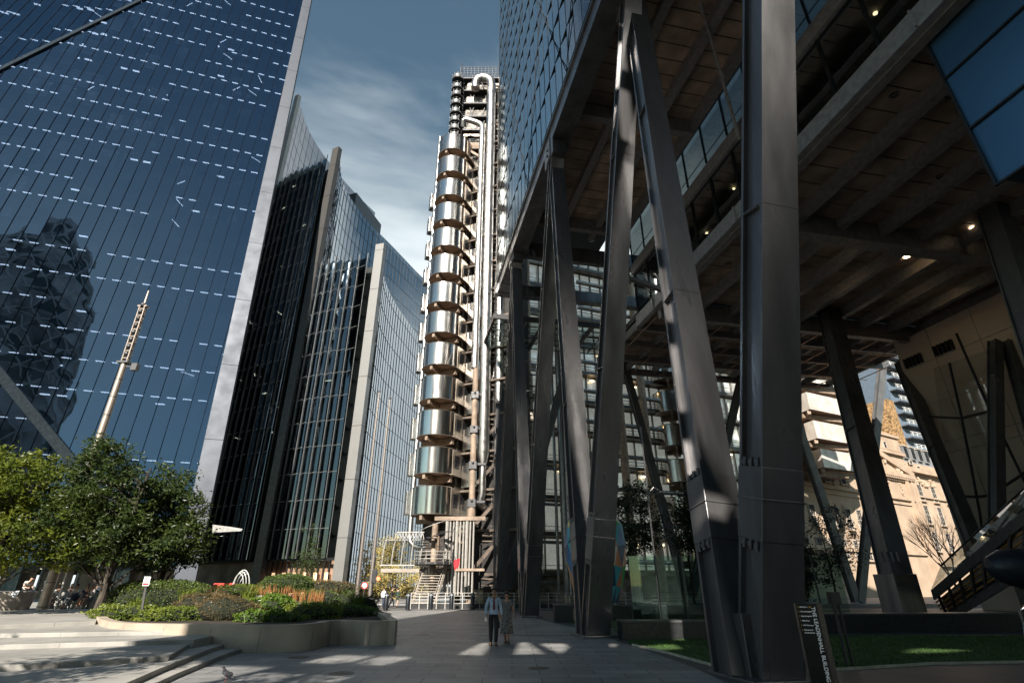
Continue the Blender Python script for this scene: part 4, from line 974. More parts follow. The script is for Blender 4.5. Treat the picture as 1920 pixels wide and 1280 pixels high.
# ================================================================ escalator
Es = thing('escalator', 'dark escalator climbing to the right with yellow-lit treads and glass sides', 'escalator', P(1770, 1150, 42))
def ep(u, v, t): return P(u, v, 42 - 13 * t)
g = MB(); a0, a1, b0, b1 = ep(1745, 1106, 0), ep(1960, 920, 1), ep(1768, 1158, 0), ep(1960, 1035, 1)
wv = V((2.2, 1.4, 0))
def slab(g, a, b, th, wv=wv): g.add([a, b, b - Z * th, a - Z * th, a + wv, b + wv, b + wv - Z * th, a + wv - Z * th], [(0, 1, 2, 3), (7, 6, 5, 4), (0, 4, 5, 1), (3, 2, 6, 7), (0, 3, 7, 4), (1, 5, 6, 2)])
slab(g, a0, a1, .62, V((.3, .2, 0))); g.build('side_panel', mat('escalator_side', (.10, .10, .105), .4, .4), Es)
g = MB(); slab(g, a0 + wv * 1.1 - Z * .1, a1 + wv * 1.1 - Z * .1, .6, V((.3, .2, 0))); g.build('side_panel', STEEL_D, Es)
g = MB(); d = (b1 - b0); slab(g, b0 + Z * .1, b1 + Z * .1, .5, V((.3, .2, 0))); g.build('lower_truss', mat('escalator_side', (.1, .1, .1)), Es)
g = MB()
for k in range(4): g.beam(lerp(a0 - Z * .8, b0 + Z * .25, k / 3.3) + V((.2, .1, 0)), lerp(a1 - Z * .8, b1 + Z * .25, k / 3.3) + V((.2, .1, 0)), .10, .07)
pieces(g, 'step_light', mat('lit_stripe_orange', (.75, .42, .12), .3, .6), Es)  # orange light on the treads, put into the strips' base colour
g = MB()
for k in range(9): t = (k + .5) / 9; g.beam(lerp(a0, a1, t) - Z * .6, lerp(b0, b1, t), .14, .14)
g.quad(a0 + wv * .5 - Z * .5, a1 + wv * .5 - Z * .5, b1 + wv * .5, b0 + wv * .5); g.build('truss_bars', BLACK, Es)
g = MB(); r0, r1 = ep(1764, 1060, 0), ep(1960, 878, 1); g.tube(r0, r1, .06); g.tube(r0 + wv * 1.1, r1 + wv * 1.1, .06); g.build('handrail', BLACK, Es, smooth=True)
g = MB(); g.quad(a0, a1, r1, r0); g.build('balustrade', glass('balustrade_glass', (.6, .65, .7), .10, (.75, .8, .78)), Es)
c = P(1918, 1066, 30); ax_ = V((.92, -.38, 0)); g = MB(); g.path([c - ax_ * 1.5 - Z * .1, c - ax_ * 1.3 - Z * .02, c - ax_ * .8 + Z * .08, c, c + ax_ * 3], [.25, .62, .88, 1.0, 1.0], 20); g.build('end_casing', mat('casing_paint', (.022, .03, .045), .42, noise=.3, nscale=2), Es, smooth=True)
g = MB(); [g.tube(c + ax_ * k, c + ax_ * (k + .05), 1.03, n=20, caps=False) for k in (-.3, .5, 1.3, 2.1)]; pieces(g, 'casing_band', STEEL_D, Es, smooth=True)
g = MB(); g.box(c + V((1.2, .3, -1.6)), (2.4, 1.3, 2.2), -.4); g.build('casing_foot', STEEL_D, Es, bevel=.05)
# dark low walls by the lawn, the sign, the glass fins
def gp(u, v, z=0): return G(u, v, z)
def wallseg(name, label, u0, v0, u1, v1, h, d, m, cat='wall'):
    a, b = gp(u0, v0), gp(u1, v1); t = thing(name, label, cat, (a + b) / 2); g = MB(); dr = (b - a).normalized(); n = V((-dr.y, dr.x, 0)); g.frame((a + b) / 2 + n * d / 2 + Z * h / 2, dr, n, Z, (b - a).length / 2, d / 2, h / 2); g.build('wall', m, t, bevel=.02)
    g = MB(); g.frame((a + b) / 2 + n * d / 2 + Z * (h + .03), dr, n, Z, (b - a).length / 2 + .03, d / 2 + .03, .035); g.build('coping', mat('dark_coping', (.07, .07, .072), .35), t); return t
DW = mat('dark_granite', (.022, .023, .025), .35, noise=.3, nscale=10)
wallseg('low_wall', 'long black granite wall at the back of the lawn', 1478, 1187, 2150, 1183, .72, .8, DW)
wallseg('bench', 'black granite block bench behind the second pair of legs', 1168, 1200, 1350, 1199, .62, .8, DW, 'bench')
wallseg('low_wall', 'short dark wall between the second and third pairs of legs', 1040, 1166, 1075, 1166, .85, 1, DW)
wallseg('low_wall', 'dark garden wall running behind the green glass screens', 1150, 1164, 1345, 1163, .8, .6, DW)
for lb, spans in (('row of dark green tinted glass screens behind the second and nearest legs', ((1188, 1240), (1242, 1290), (1292, 1345))), ('two green tinted glass screens just right of the nearest leg, before the sunlit stone', ((1500, 1545), (1547, 1600)))):
    gs = thing('glass_fence', lb, 'screen', gp((spans[0][0] + spans[-1][1]) / 2, 1170), 'green glass screens under the legs')
    for u0, u1 in spans:
        g = MB(); fr = MB(); a, b = P(u0, 1170, 29), P(u1, 1170, 29.1); a.z = b.z = 0; g.quad(a, b, b + Z * 3.3, a + Z * 3.3); fr.beam(a, a + Z * 3.35, .05, .08)
        g.build('pane', glass('green_glass', (.35, .5, .45), .16, (.50, .68, .60)), gs); fr.build('post', STEEL_D, gs)
g = MB(); t_ = thing('slim_post', 'slim steel post with narrow glass fin on the lawn right of the black sign', 'post', gp(1590, 1250))
b = gp(1590, 1250); tp_ = P(1566, 1128, b.y); g.beam(b, V((b.x, b.y, tp_.z)), .05, .09); g.beam(b + V((.14, 0, 0)), V((b.x + .14, b.y, tp_.z)), .03, .09); g.build('post', STEEL_D, t_)
g = MB(); g.box((b.x + .05, b.y, tp_.z + .1), (.26, .2, .3)); g.build('head', BLACK, t_)
for (u, v, vt, lb) in ((1240, 1168, 800, 'thin grey lamp mast behind the second pair of legs'), (1336, 1166, 905, 'thin grey lamp mast just left of the nearest legs')):
    b = gp(u, v); tpp = P(u - 20, vt, b.y); t2_ = thing('lamp_mast', lb, 'lamp post', b); g = MB(); g.tube(b, V((b.x, b.y, tpp.z)), .055, .04); g.build('pole', STEEL, t2_, smooth=True); g = MB(); g.path([V((b.x, b.y, tpp.z * .62)), V((b.x + .4, b.y, tpp.z * .66)), V((b.x + .8, b.y, tpp.z * .64))], .035, 6); g.box((b.x + .9, b.y, tpp.z * .635), (.4, .2, .12)); g.build('arm', STEEL, t2_)
# sign totem
SG_ = thing('sign_totem', 'black wayfinding sign with white building name running down its side', 'sign', P(1530, 1130, 11))
st = P(1492, 1131, 11); ang = R(14); sx_ = V((math.cos(ang), -math.sin(ang) * .6, 0)).normalized(); sy_ = V((-sx_.y, sx_.x, 0)); sz = st.z
c = V((st.x, 11, sz / 2)) + sx_ * .17 + sy_ * .06
g = MB(); g.frame(c, sx_, sy_, Z, .17, .05, sz / 2); g.build('panel', mat('sign_black', (.006, .006, .007), .3), SG_, bevel=.006)
g = MB(); g.frame(c + sx_ * .235 + sy_ * .0, sx_, sy_, Z, .045, .07, sz / 2); g.frame(c + sx_ * .182, sx_, sy_, Z, .008, .055, sz / 2); g.frame(c - sx_ * .175, sx_, sy_, Z, .004, .053, sz / 2); g.build('edge_trim', mat('bronze_trim', (.16, .13, .12), .3, .7), SG_)
TXT = emis('sign_white', (.85, .85, .85), .05); YEL = mat('sign_amber', (.8, .45, .05), .5)
def text(s, p, size, m, rot=0, parent=SG_, name='lettering', ax=None, weight=0):
    cu = bpy.data.curves.new(name, 'FONT'); cu.body = s; cu.size = size; cu.extrude = .002; cu.offset = weight
    tmp = bpy.data.objects.new('tmp', cu); C.objects.link(tmp); bpy.context.view_layer.update()
    me = bpy.data.meshes.new_from_object(tmp.evaluated_get(bpy.context.evaluated_depsgraph_get())); bpy.data.objects.remove(tmp)
    ax = ax or sx_; ay = Z; az = ax.cross(ay)
    if rot: ax, ay = (-ay if rot == -90 else ay), (ax if rot == -90 else -ax)
    M4 = Matrix((ax, ay, az)).transposed().to_4x4(); M4.translation = V(p) - ORG[parent]; me.transform(M4); me.materials.clear(); me.materials.append(m)
    o = bpy.data.objects.new(name, me); C.objects.link(o); o.parent = parent; ORG[o] = ORG[parent]; return o
fc_ = -sy_ * .054
top = V((st.x, 11, sz)) + fc_ + sy_ * .06
text('THE LEADENHALL BUILDING', top + sx_ * .262 - Z * .05, .092, TXT, -90, weight=.0012)
lines = ['All Visitors', 'West Reception', 'East Reception', 'Mail Drop', 'NCP Entrance', 'Visit the Roof', 'City Restaurant']
for i, s_ in enumerate(lines):
    zz = -.065 - i * .075 + (.03 if i == 6 else 0); text(s_, top + sx_ * .055 + Z * zz, .031 if i < 5 else .028, TXT, weight=.0006)
    if i < 6:
        g = MB(); q = top + sx_ * .028 + Z * (zz + .01) + fc_ * .04; g.add([q - sx_ * .011, q + sx_ * .011, q + Z * .02 + sx_ * 0], [(0, 1, 2)]); g.frame(q - Z * .008, sx_, sy_, Z, .003, .001, .009); g.build('arrow', YEL, SG_)
for i in (0,): g = MB(); g.frame(top + sx_ * .235 + Z * (-.055) + fc_ * .02, sx_, sy_, Z, .018, .001, .013); g.build('pictogram', YEL, SG_)
# handrail at the right edge
Hr = thing('handrail', 'curved steel handrail at the far right edge of the lawn', 'railing', gp(1915, 1255)); g = MB(); a = P(1908, 1135, 15); b = gp(1932, 1262); g.path([V((a.x + 2, 15.6, a.z)), V((a.x + .2, 15, a.z)), V((a.x, 15, a.z - .12)), V((a.x - .0, 15, a.z - .4)), V((b.x, b.y, .0))], .035, 8); g.build('rail', CHROME, Hr, smooth=True)
# ================================================================ painted egg sculpture
Eg = thing('sculpture', 'tall egg-shaped sculpture painted in bright coloured triangles, behind the second legs', 'sculpture', gp(1124, 1157))
ec_ = gp(1124, 1157); prof = [(0.9, .15), (1.3, .8), (1.7, 1.8), (2.05, 3.2), (2.15, 4.4), (2.0, 5.6), (1.55, 6.7), (.85, 7.4), (.02, 7.65)]
cols = [(.08, .28, .6), (.06, .6, .14), (.95, .4, .22), (.95, .85, .75), (.95, .8, .2), (.04, .12, .22), (.16, .6, .7)]
cm = [mat('egg_colour_%s' % n, c_, .35, noise=.05) for n, c_ in zip(('navy', 'green', 'coral', 'blush', 'ochre', 'ink', 'teal'), cols)]
me = bpy.data.meshes.new('shell'); vs = []; fs = []; mi = []; nn_ = 14; rr = random.Random(12)
for j, (r, z) in enumerate(prof):
    for i in range(nn_): t = 2 * math.pi * (i + (j % 2) * .5) / nn_ + rr.uniform(-.09, .09); vs.append((math.cos(t) * r, math.sin(t) * r * .9, z + (rr.uniform(-.2, .2) if 0 < j < 8 else 0)))
for j in range(len(prof) - 1):
    for i in range(nn_):
        a, b, c_, d = j * nn_ + i, j * nn_ + (i + 1) % nn_, (j + 1) * nn_ + (i + 1) % nn_, (j + 1) * nn_ + i
        fs += ([(a, b, c_), (a, c_, d)] if j % 2 else [(a, b, d), (b, c_, d)]); mi += [rr.randrange(7), rr.randrange(7)]
me.from_pydata(vs, [], fs); me.update()
for m_ in cm: me.materials.append(m_)
for p_, i_ in zip(me.polygons, mi): p_.material_index = i_
o = bpy.data.objects.new('shell', me); C.objects.link(o); o.parent = Eg
g = MB(); g.lathe(ec_, [(1.3, 0), (1.3, .16), (.9, .18)], 20, caps=True); g.build('plinth', DW, Eg)
# ================================================================ behind the camera: round tower mirrored in the glass, and unseen masses added for shade
def mirror(p): p = V(p); return p - SN * (2 * (p - SO).dot(SN))
d_ = ray(128, 418); best = None
for i in range(100, 700):
    q = mirror(V((0, 0, CAMZ)) + d_ * i)
    if best is None or abs(q.z - 180) < abs(best.z - 180): best = q
print('gherkin', best)
Gk = thing('round_tower', 'bullet-shaped glass tower with diagonal lattice, mirrored in the blue tower', 'building', (best.x, best.y, 0))
prof = [(24.5, 0), (26.2, 20), (27.6, 45), (28.2, 70), (27.6, 95), (25.6, 118), (22, 138), (17, 154), (11, 167), (5, 176), (.4, 180)]
def gr(z):
    for (r0, z0), (r1, z1) in zip(prof, prof[1:]):
        if z <= z1: return r0 + (r1 - r0) * (z - z0) / (z1 - z0)
    return .4
c = V((best.x, best.y, 0)); nr, na = 34, 18; vs = []; ba = MB(); mats_ = [[], []]; fA = MB(); fB = MB()
def gpnt(j, i, k=0): z = 180 * j / nr; t = 2 * math.pi * (i + .5 * j) / na; return c + V((math.cos(t) * (gr(z) + k), math.sin(t) * (gr(z) + k), z))
for j in range(nr):
    for i in range(na):
        a, b, e, f = gpnt(j, i), gpnt(j, i + 1), gpnt(j + 1, i), gpnt(j + 1, i - 1)
        m_ = fA if (i % 3) else fB
        m_.add([a, b, e], [(0, 1, 2)]); m_.add([a, e, f], [(0, 1, 2)])
        for q in (gpnt(j + 1, i), gpnt(j + 1, i - 1)): ba.beam(gpnt(j, i, .35), q, .75, .4)
        if j % 2 == 0: ba.beam(gpnt(j, i, .2), gpnt(j, i + 1, .2), .25, .3)
fA.build('pale_glazing', mat('pale_tower_glass', (.72, .8, .82), .3, .0, noise=.4, nscale=.07), Gk); fB.build('dark_glazing', mat('dark_tower_glass', (.12, .16, .16), .2, .2), Gk); ba.build('lattice', mat('white_lattice', (.95, .95, .95), .5), Gk)
sa = V((-math.sin(SUN_AZ), -math.cos(SUN_AZ), 0)); sq_ = V((-sa.y, sa.x, 0)) * -1      # sa: away from the sun (into the scene), sq_: across, to the right
if sq_.x < 0: sq_ = -sq_
TS = math.tan(SUN_EL)
def blk(q0, q1, z0, z1, y, d, name, m, parent):
    """block square to the sun line through (.., y): q = offset to the right across the sun line"""
    g = MB(); base = sa * (y / sa.y); g.frame(base + sq_ * ((q0 + q1) / 2) - sa * (d / 2) + Z * ((z0 + z1) / 2), sq_, sa, Z, (q1 - q0) / 2, d / 2, (z1 - z0) / 2); return g.build(name, m, parent)
Bt = thing('shade_tower', 'invented slab tower behind the viewer, added to shade the square', 'building', sa * (-34 / sa.y))  # unseen tower invented to block the sun from square and legs
FAC = mat('shade_tower_facade', (.14, .125, .11), .4, .1, noise=.5, nscale=.25)
D = 30.0
SD = D / sa.y; zs = lambda s_: (s_ + SD) * TS; zg0, zg1 = zs(17.4), zs(24.0)      # added open band: the holes cut in it shape the light patches
HB = 33 + (47 + D) * TS
QL, QR = -9.3, 24
blk(-6.6, QR, 0, zg0, -D, 14, 'lower_shade_mass', FAC, Bt)
blk(QL, 1.5, zg1, HB - 2, -D, 1.6, 'upper_shade_mass', FAC, Bt)
blk(2.15, QR, zg1, HB - 2, -D, 1.6, 'upper_shade_mass', FAC, Bt)  # slot left between the two halves so sun streaks the nearest leg
blk(QL, QR, HB - 2, HB, -D, 1.6, 'roof_shade_mass', FAC, Bt)
blk(-14.5, QL, (25 + D) * TS, (51 + D) * TS, -D, 10, 'shade_overhang', FAC, Bt)  # overhang added only to keep sun off the far square
blk(-14, QL, (51 + D) * TS, HB, -D, 8, 'shade_overhang', FAC, Bt)
g = MB(); base = sa * (-D / sa.y)
def sp_(q, z): return base + sq_ * q + Z * z
zm = (zg0 + zg1) / 2; hh = (zg1 - zg0)
# invented screen, holes cut to the outlines of the light patches on paving and lawn
holes = [[(860, 1226), (907, 1228), (922, 1204), (905, 1204)], [(965, 1226), (1023, 1225), (990, 1203), (976, 1203)], [(1011, 1205), (1057, 1205), (1067, 1211), (1051, 1225)],
         [(1198, 1212), (1262, 1208), (1280, 1217), (1240, 1219)], [(1290, 1209), (1350, 1211), (1340, 1217), (1300, 1216)], [(1142, 1206), (1155, 1206), (1150, 1214)], [(1685, 1225), (1735, 1209), (1780, 1209), (1840, 1218), (1760, 1224)]]
hq = [[(G(u, v).dot(sq_), G(u, v).dot(sa)) for u, v in h_] for h_ in holes]; ds = .15; s_ = 17.4
while s_ < 24.0 - 1e-6:
    c_ = s_ + ds / 2; iv = []
    for h_ in hq:
        xs = sorted([a[0] + (b[0] - a[0]) * (c_ - a[1]) / (b[1] - a[1]) for a, b in zip(h_, h_[1:] + h_[:1]) if (a[1] > c_) != (b[1] > c_)])
        if len(xs) == 2: iv.append((xs[0], xs[1]))
    iv.sort(); q_ = QL
    for a, b in iv + [(QR, QR)]:
        if a > q_: g.frame((sp_(q_, zs(c_)) + sp_(a, zs(c_))) / 2 - sa * .1, sq_, sa, Z, (a - q_) / 2, .08, ds * TS / 2)
        q_ = max(q_, b)
    s_ += ds
g.build('light_patch_screen', STEEL_D, Bt)
g = MB()
for k in range(int(HB / 3.8)):
    z = k * 3.8 + 1
    if not zg0 - 1 < z < zg1 + 1: g.frame(sp_((QL + QR) / 2, z) + sa * .06, sq_, sa, Z, (QR - QL) / 2, .05, .55)
    if z > (25 + D) * TS + 1 and z < HB - 1: g.frame(sp_((-14.5 + QL) / 2, z) + sa * .06, sq_, sa, Z, (14.5 + QL) / 2, .05, .5)
for i in range(23):
    for z0_, z1__ in ((0, zg0), (zg1, HB)): g.frame(sp_(QL + .1 + i * 1.5, (z0_ + z1__) / 2) + sa * .12, sq_, sa, Z, .14, .06, (z1__ - z0_) / 2 - .05)
g.build('shade_tower_grid', mat('shade_tower_white', (.34, .33, .31), .5), Bt)  # grid on the invented tower, so its reflection reads as windows

Nc = thing('shade_core', 'dark unseen core block of the steel tower, added behind the viewer on the right for shade', 'building', (42, -14, 0))
g = MB(); g.box((44, -13, 31), (36, 26, 62), R(11)); g.build('wall', mat('dark_cladding', (.05, .05, .052), .5, noise=.3, nscale=.2), Nc)  # unseen mass added to block sky and sun from the right
# ================================================================ trees and planting
BARK = mat('bark', (.05, .04, .03), .9, noise=.4, nscale=6, bump=.6, bscale=20, stretch=(1, 1, .3))
def leafmat(name, c, c2, tr=.45): return mat(name, c, .42, noise=.3, nscale=.9, col2=c2, trans=tr, spec=.4, rvar=.1)
LF_Y = leafmat('leaf_sunlit_yellow', (.17, .19, .02), (.07, .11, .012), .5)  # same leaf as the other trees, with sunlight put into its yellower colour
LF_G = leafmat('leaf_green', (.06, .085, .014), (.02, .042, .011), .35)
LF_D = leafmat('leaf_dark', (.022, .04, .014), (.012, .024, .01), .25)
def leaf(g, p, s, rr, flat=.0):
    a = V((rr.gauss(0, 1), rr.gauss(0, 1), rr.gauss(0, .8))).normalized(); b = a.cross(V((rr.gauss(0, 1), rr.gauss(0, 1), rr.gauss(0, 1)))).normalized(); n = a.cross(b)
    s *= rr.uniform(.6, 1.25); w_ = s * .42
    g.add([p - a * s * .5, p + b * w_ * .5 - a * s * .05 + n * s * .12, p + a * s * .5, p - b * w_ * .5 - a * s * .05 + n * s * .12], [(0, 1, 2, 3)])
def tree(name, label, base, crowns, trunk_r, leaves, lsize, lm, seed, fork=.45, group=None, clump=.55, per=26, lean=(0, 0), shell=.35):
    """crowns: (offset from base, radii); limbs run from the trunk to every leaf clump"""
    t = thing(name, label, 'tree', base, group); rr = random.Random(seed); base = V(base); g = MB(); lv = MB()
    top = max(c[0][2] + c[1][2] for c in crowns); fz = min(c[0][2] - c[1][2] for c in crowns)
    tip = base + V((lean[0], lean[1], top * .8)); n = 7; spine = [base + (tip - base) * (i / n) + V((rr.uniform(-.1, .1), rr.uniform(-.1, .1), 0)) * (0 if i == 0 else 1) for i in range(n + 1)]
    g.path(spine, [trunk_r * (1.25 if i == 0 else 1 - .8 * i / n) for i in range(n + 1)], 9)
    vol = [c[1][0] * c[1][1] * c[1][2] for c in crowns]; tot = sum(vol); nc = max(4, leaves // per)
    for c, v_ in zip(crowns, vol):
        for k in range(max(2, int(nc * v_ / tot))):
            while True:
                d = V((rr.uniform(-1, 1), rr.uniform(-1, 1), rr.uniform(-1, 1)))
                if shell < d.length < 1: break
            q = base + V(c[0]) + V((d.x * c[1][0], d.y * c[1][1], d.z * c[1][2])) + V((rr.gauss(0, .12), rr.gauss(0, .12), 0)) * c[1][0]
            if k % 6 == 0:
                f = spine[min(n, max(1, int((q.z - base.z - rr.uniform(.5, 2)) / (tip.z - base.z) * n)))]; m_ = (f + q) / 2 + V((rr.uniform(-.3, .3), rr.uniform(-.3, .3), rr.uniform(.0, .4)))
                g.path([f, m_, q], [trunk_r * .28, trunk_r * .16, trunk_r * .04], 5, False)
            cs = clump * rr.uniform(.6, 1.3)
            for _ in range(int(per * rr.uniform(.5, 1.5))):
                e = V((rr.gauss(0, 1), rr.gauss(0, 1), rr.gauss(0, .6))) * cs * .5; leaf(lv, q + e, lsize, rr)
    g.build('trunk', BARK, t, smooth=True); lv.build('crown', lm, t); return t
TZ = .115 * 6
def at_(u, v, Y, z0=0):
    p = P(u, v, Y); return p
def crown(base, lst): return [((p.x - base[0], p.y - base[1], p.z - base[2]), r) for p, r in lst]
b = P(-40, 1140, 27); b.z = TZ; c1 = [(P(18, 900, 27), (2.9, 2.6, 1.5)), (P(-30, 960, 27), (3.2, 2.6, 2.6)), (P(20, 1010, 26.5), (3.1, 2.4, 1.7))]
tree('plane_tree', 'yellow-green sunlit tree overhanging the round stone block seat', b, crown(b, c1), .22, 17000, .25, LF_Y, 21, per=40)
b = P(185, 1138, 28); b.z = TZ; c1 = [(P(200, 868, 28), (1.5, 1.5, 1.5)), (P(200, 930, 28), (2.3, 2.0, 1.6)), (P(150, 985, 27.5), (2.9, 2.2, 1.6)), (P(215, 1020, 28.5), (3.0, 2.2, 1.3))]
tree('plane_tree', 'tall dark green tree with slim trunk at the left end of the curved planter', b, crown(b, c1), .19, 24000, .24, LF_G, 22, lean=(.5, 0), per=48, shell=.1)
b = P(292, 1120, 31); b.z = .65; c1 = [(P(318, 905, 31), (1.0, 1.2, 1.5)), (P(318, 965, 31), (1.7, 1.6, 1.7)), (P(300, 1020, 31), (2.4, 1.8, 1.3)), (P(345, 1010, 31), (1.1, 1.3, 1.2))]
tree('plane_tree', 'smaller green tree rising behind the clipped hedge in the planter', b, crown(b, c1), .13, 15000, .23, LF_G, 23, per=48, shell=.1)
b = P(578, 1120, 48); b.z = 0; c1 = [(P(584, 1005, 48), (.7, .7, 1.0)), (P(578, 1045, 48), (1.2, 1.1, 1.4)), (P(572, 1070, 48), (1.3, 1.1, .7))]
tree('young_tree', 'slender young tree in front of the curved dark glass block', b, crown(b, c1), .07, 1900, .17, LF_G, 24, clump=.4, per=14)
b = P(735, 1118, 84); b.z = 0; c1 = [(P(712, 1050, 84), (3.4, 3, 3)), (P(745, 1085, 84), (5.5, 3, 2.6)), (P(700, 1090, 84), (3, 3, 2.4)), (P(790, 1090, 84), (3.5, 3, 2)), (P(735, 1025, 84), (2.6, 2.5, 1.8))]
LF_S = leafmat('leaf_golden', (.75, .62, .25), (.4, .34, .1), .5)
tree('street_tree', 'sunlit golden tree across the street behind the flagpoles', b, crown(b, c1), .3, 9000, .32, LF_S, 25, clump=.9)
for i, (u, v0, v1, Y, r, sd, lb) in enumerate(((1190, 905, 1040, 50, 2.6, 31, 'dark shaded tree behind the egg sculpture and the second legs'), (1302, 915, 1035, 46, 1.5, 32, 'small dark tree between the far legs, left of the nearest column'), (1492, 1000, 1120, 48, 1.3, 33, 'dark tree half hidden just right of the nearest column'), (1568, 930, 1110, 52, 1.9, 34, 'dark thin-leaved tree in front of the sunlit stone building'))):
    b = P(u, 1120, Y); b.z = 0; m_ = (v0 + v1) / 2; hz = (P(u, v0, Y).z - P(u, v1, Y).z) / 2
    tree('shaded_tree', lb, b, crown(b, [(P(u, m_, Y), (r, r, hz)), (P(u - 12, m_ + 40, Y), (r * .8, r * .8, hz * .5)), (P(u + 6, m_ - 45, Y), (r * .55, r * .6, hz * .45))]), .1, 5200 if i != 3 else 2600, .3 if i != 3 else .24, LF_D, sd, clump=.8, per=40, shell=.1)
# bare twiggy tree
b = P(1795, 1110, 62); b.z = 0; t = thing('bare_tree', 'small leafless twiggy tree in front of the sash windows', 'tree', b); g = MB(); rr = random.Random(6)
def twig(p, d, r, l, k):
    q = p + d * l; g.path([p, (p + q) / 2 + V((rr.uniform(-.05, .05), 0, 0)), q], [r, r * .85, r * .65], 4, False)
    if k: 
        for _ in range(3 if k > 2 else 2): twig(q if rr.random() < .6 else p + d * l * .7, (d + V((rr.gauss(0, .28), rr.gauss(0, .28), .12))).normalized(), r * .62, l * .76, k - 1)
twig(b, Z, .14, 3.0, 6); g.build('branches', BARK, t)
b = P(1893, 985, 40); t = tree('shaded_tree', 'dark bush of leaves above the escalator at the right edge', (b.x, b.y, 0), [((0, 0, b.z - .4), (1.3, 1.3, 1.0))], .08, 1500, .18, LF_D, 36, clump=.5)
# trees behind the viewer whose crowns dapple the steps
for i, (x, y, r, h, sd) in enumerate(((-13.5, -2.5, 1.5, 11.0, 41), (-9.5, -8, 1.5, 13.5, 42), (-21, -5, 2.0, 13, 43))):
    tree('square_tree', ('first', 'second', 'third', 'fourth', 'fifth')[i] + ' tree from the viewer, behind the camera on the left of the square', (x, y, 0), [((0, 0, h), (r, r, 2.0)), ((1.0, .6, h - 2.4), (r * .9, r, 1.4))], .2, 3600, .24, LF_G, sd, clump=.8)
# ---- the curved raised planter
RW = .78
outl = [G(176, 1142, RW), G(180, 1153, RW), G(196, 1162, RW), G(235, 1167, RW), G(320, 1169, RW), G(400, 1170, RW), G(480, 1171, RW), G(560, 1170, RW), G(600, 1167, RW), G(625, 1162, RW), G(660, 1162.5, RW), G(700, 1163.5, RW), G(730, 1162.5, RW), G(741, 1158, RW), V((-9.2, 37, RW)), V((-12, 38.5, RW)), V((-16, 37, RW)), V((-20, 34.5, RW)), V((-22, 32, RW))]
Pn = thing('planter', 'long curved raised stone planter wall holding hedges and shrubs', 'planter', (-12, 27, 0))
loop = sample([(p.x, p.y) for p in outl + [outl[0]]], .35)[:-1]; cen = sum(loop, V((0, 0, 0))) / len(loop); n_ = len(loop)
inn = []
for i, p in enumerate(loop):
    d = (loop[(i + 1) % n_] - loop[i - 1]).normalized(); nn = V((-d.y, d.x, 0)); 
    inn.append(p + nn * .32 * (1 if True else -1))
area = sum(loop[i].x * loop[(i + 1) % n_].y - loop[(i + 1) % n_].x * loop[i].y for i in range(n_))
if area < 0: inn = [p * 2 - q for p, q in zip(loop, inn)]
PW = mat('planter_stone', (.40, .33, .26), .6, noise=.14, nscale=.9, bump=.1, bscale=30)
g = MB(); vs = []
for k, (pts, z) in enumerate(((loop, -.3), (loop, RW), (inn, RW), (inn, .2))): vs += [(p.x, p.y, z) for p in pts]
g.add(vs, [(k * n_ + i, k * n_ + (i + 1) % n_, (k + 1) * n_ + (i + 1) % n_, (k + 1) * n_ + i) for k in range(3) for i in range(n_)]); g.build('wall', PW, Pn, smooth=True, angle=50)
g = MB()
for i in range(0, n_, 5): d = (loop[(i + 1) % n_] - loop[i - 1]).normalized(); g.frame(V((loop[i].x, loop[i].y, .2)), d, V((-d.y, d.x, 0)), Z, .007, .004, .455)
g.build('joint', mat('joint_dark', (.15, .13, .11), .8), Pn)
g = MB(); g.poly([V((p.x, p.y, .62)) for p in inn]); g.build('soil', mat('soil', (.03, .022, .015), .95, bump=.5, nscale=8), Pn)
def shrub(name, label, cat, u, v, Y, r, n, ls, m, seed, smooth=0, z=None, group=None):
    """a mass of small leaves over a rounded body; r = radii in metres; (u, v) is its centre"""
    c = P(u, v, Y); rr = random.Random(seed); t = thing(name, label, cat, (c.x, c.y, c.z - r[2] * .9), group); lv = MB(); core = MB()
    ph = [rr.uniform(0, 6) for _ in range(6)]
    def rad(d): return 1 + (0 if smooth else .16) * math.sin(3 * d.x + ph[0]) * math.cos(4 * d.y + ph[1]) + (.04 if smooth else .14) * math.sin(7 * d.z + 5 * d.x + ph[2])
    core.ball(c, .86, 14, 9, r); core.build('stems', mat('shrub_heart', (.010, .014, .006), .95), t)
    for _ in range(n):
        d = V((rr.gauss(0, 1), rr.gauss(0, 1), rr.gauss(0, 1))).normalized()
        if d.z < -.6: d.z *= -1
        k = rad(d) * rr.uniform(.86, 1.03) * (1 if smooth else rr.uniform(.9, 1.08))
        leaf(lv, c + V((d.x * r[0] * k, d.y * r[1] * k, d.z * r[2] * k)), ls, rr)
    lv.build('foliage', m, t); return t
LF_H = leafmat('hedge_leaf', (.10, .14, .03), (.045, .075, .018), .25)
LF_F = leafmat('fern_leaf', (.26, .3, .05), (.11, .17, .03), .5)
LF_R = leafmat('russet_leaf', (.2, .13, .06), (.08, .08, .03), .35)
LF_B = leafmat('broad_leaf', (.16, .24, .03), (.06, .12, .02), .4)
GR_ = 'shrubs in the curved planter'
shrub('hedge', 'long clipped dark hedge at the left of the planter', 'hedge', 300, 1124, 29.5, (3.0, 1.3, .95), 9000, .12, LF_H, 1, 1)
shrub('hedge', 'clipped dome hedge farther back, left of the young tree', 'hedge', 538, 1095, 37, (1.75, 1.2, .62), 5500, .12, LF_H, 2, 1)
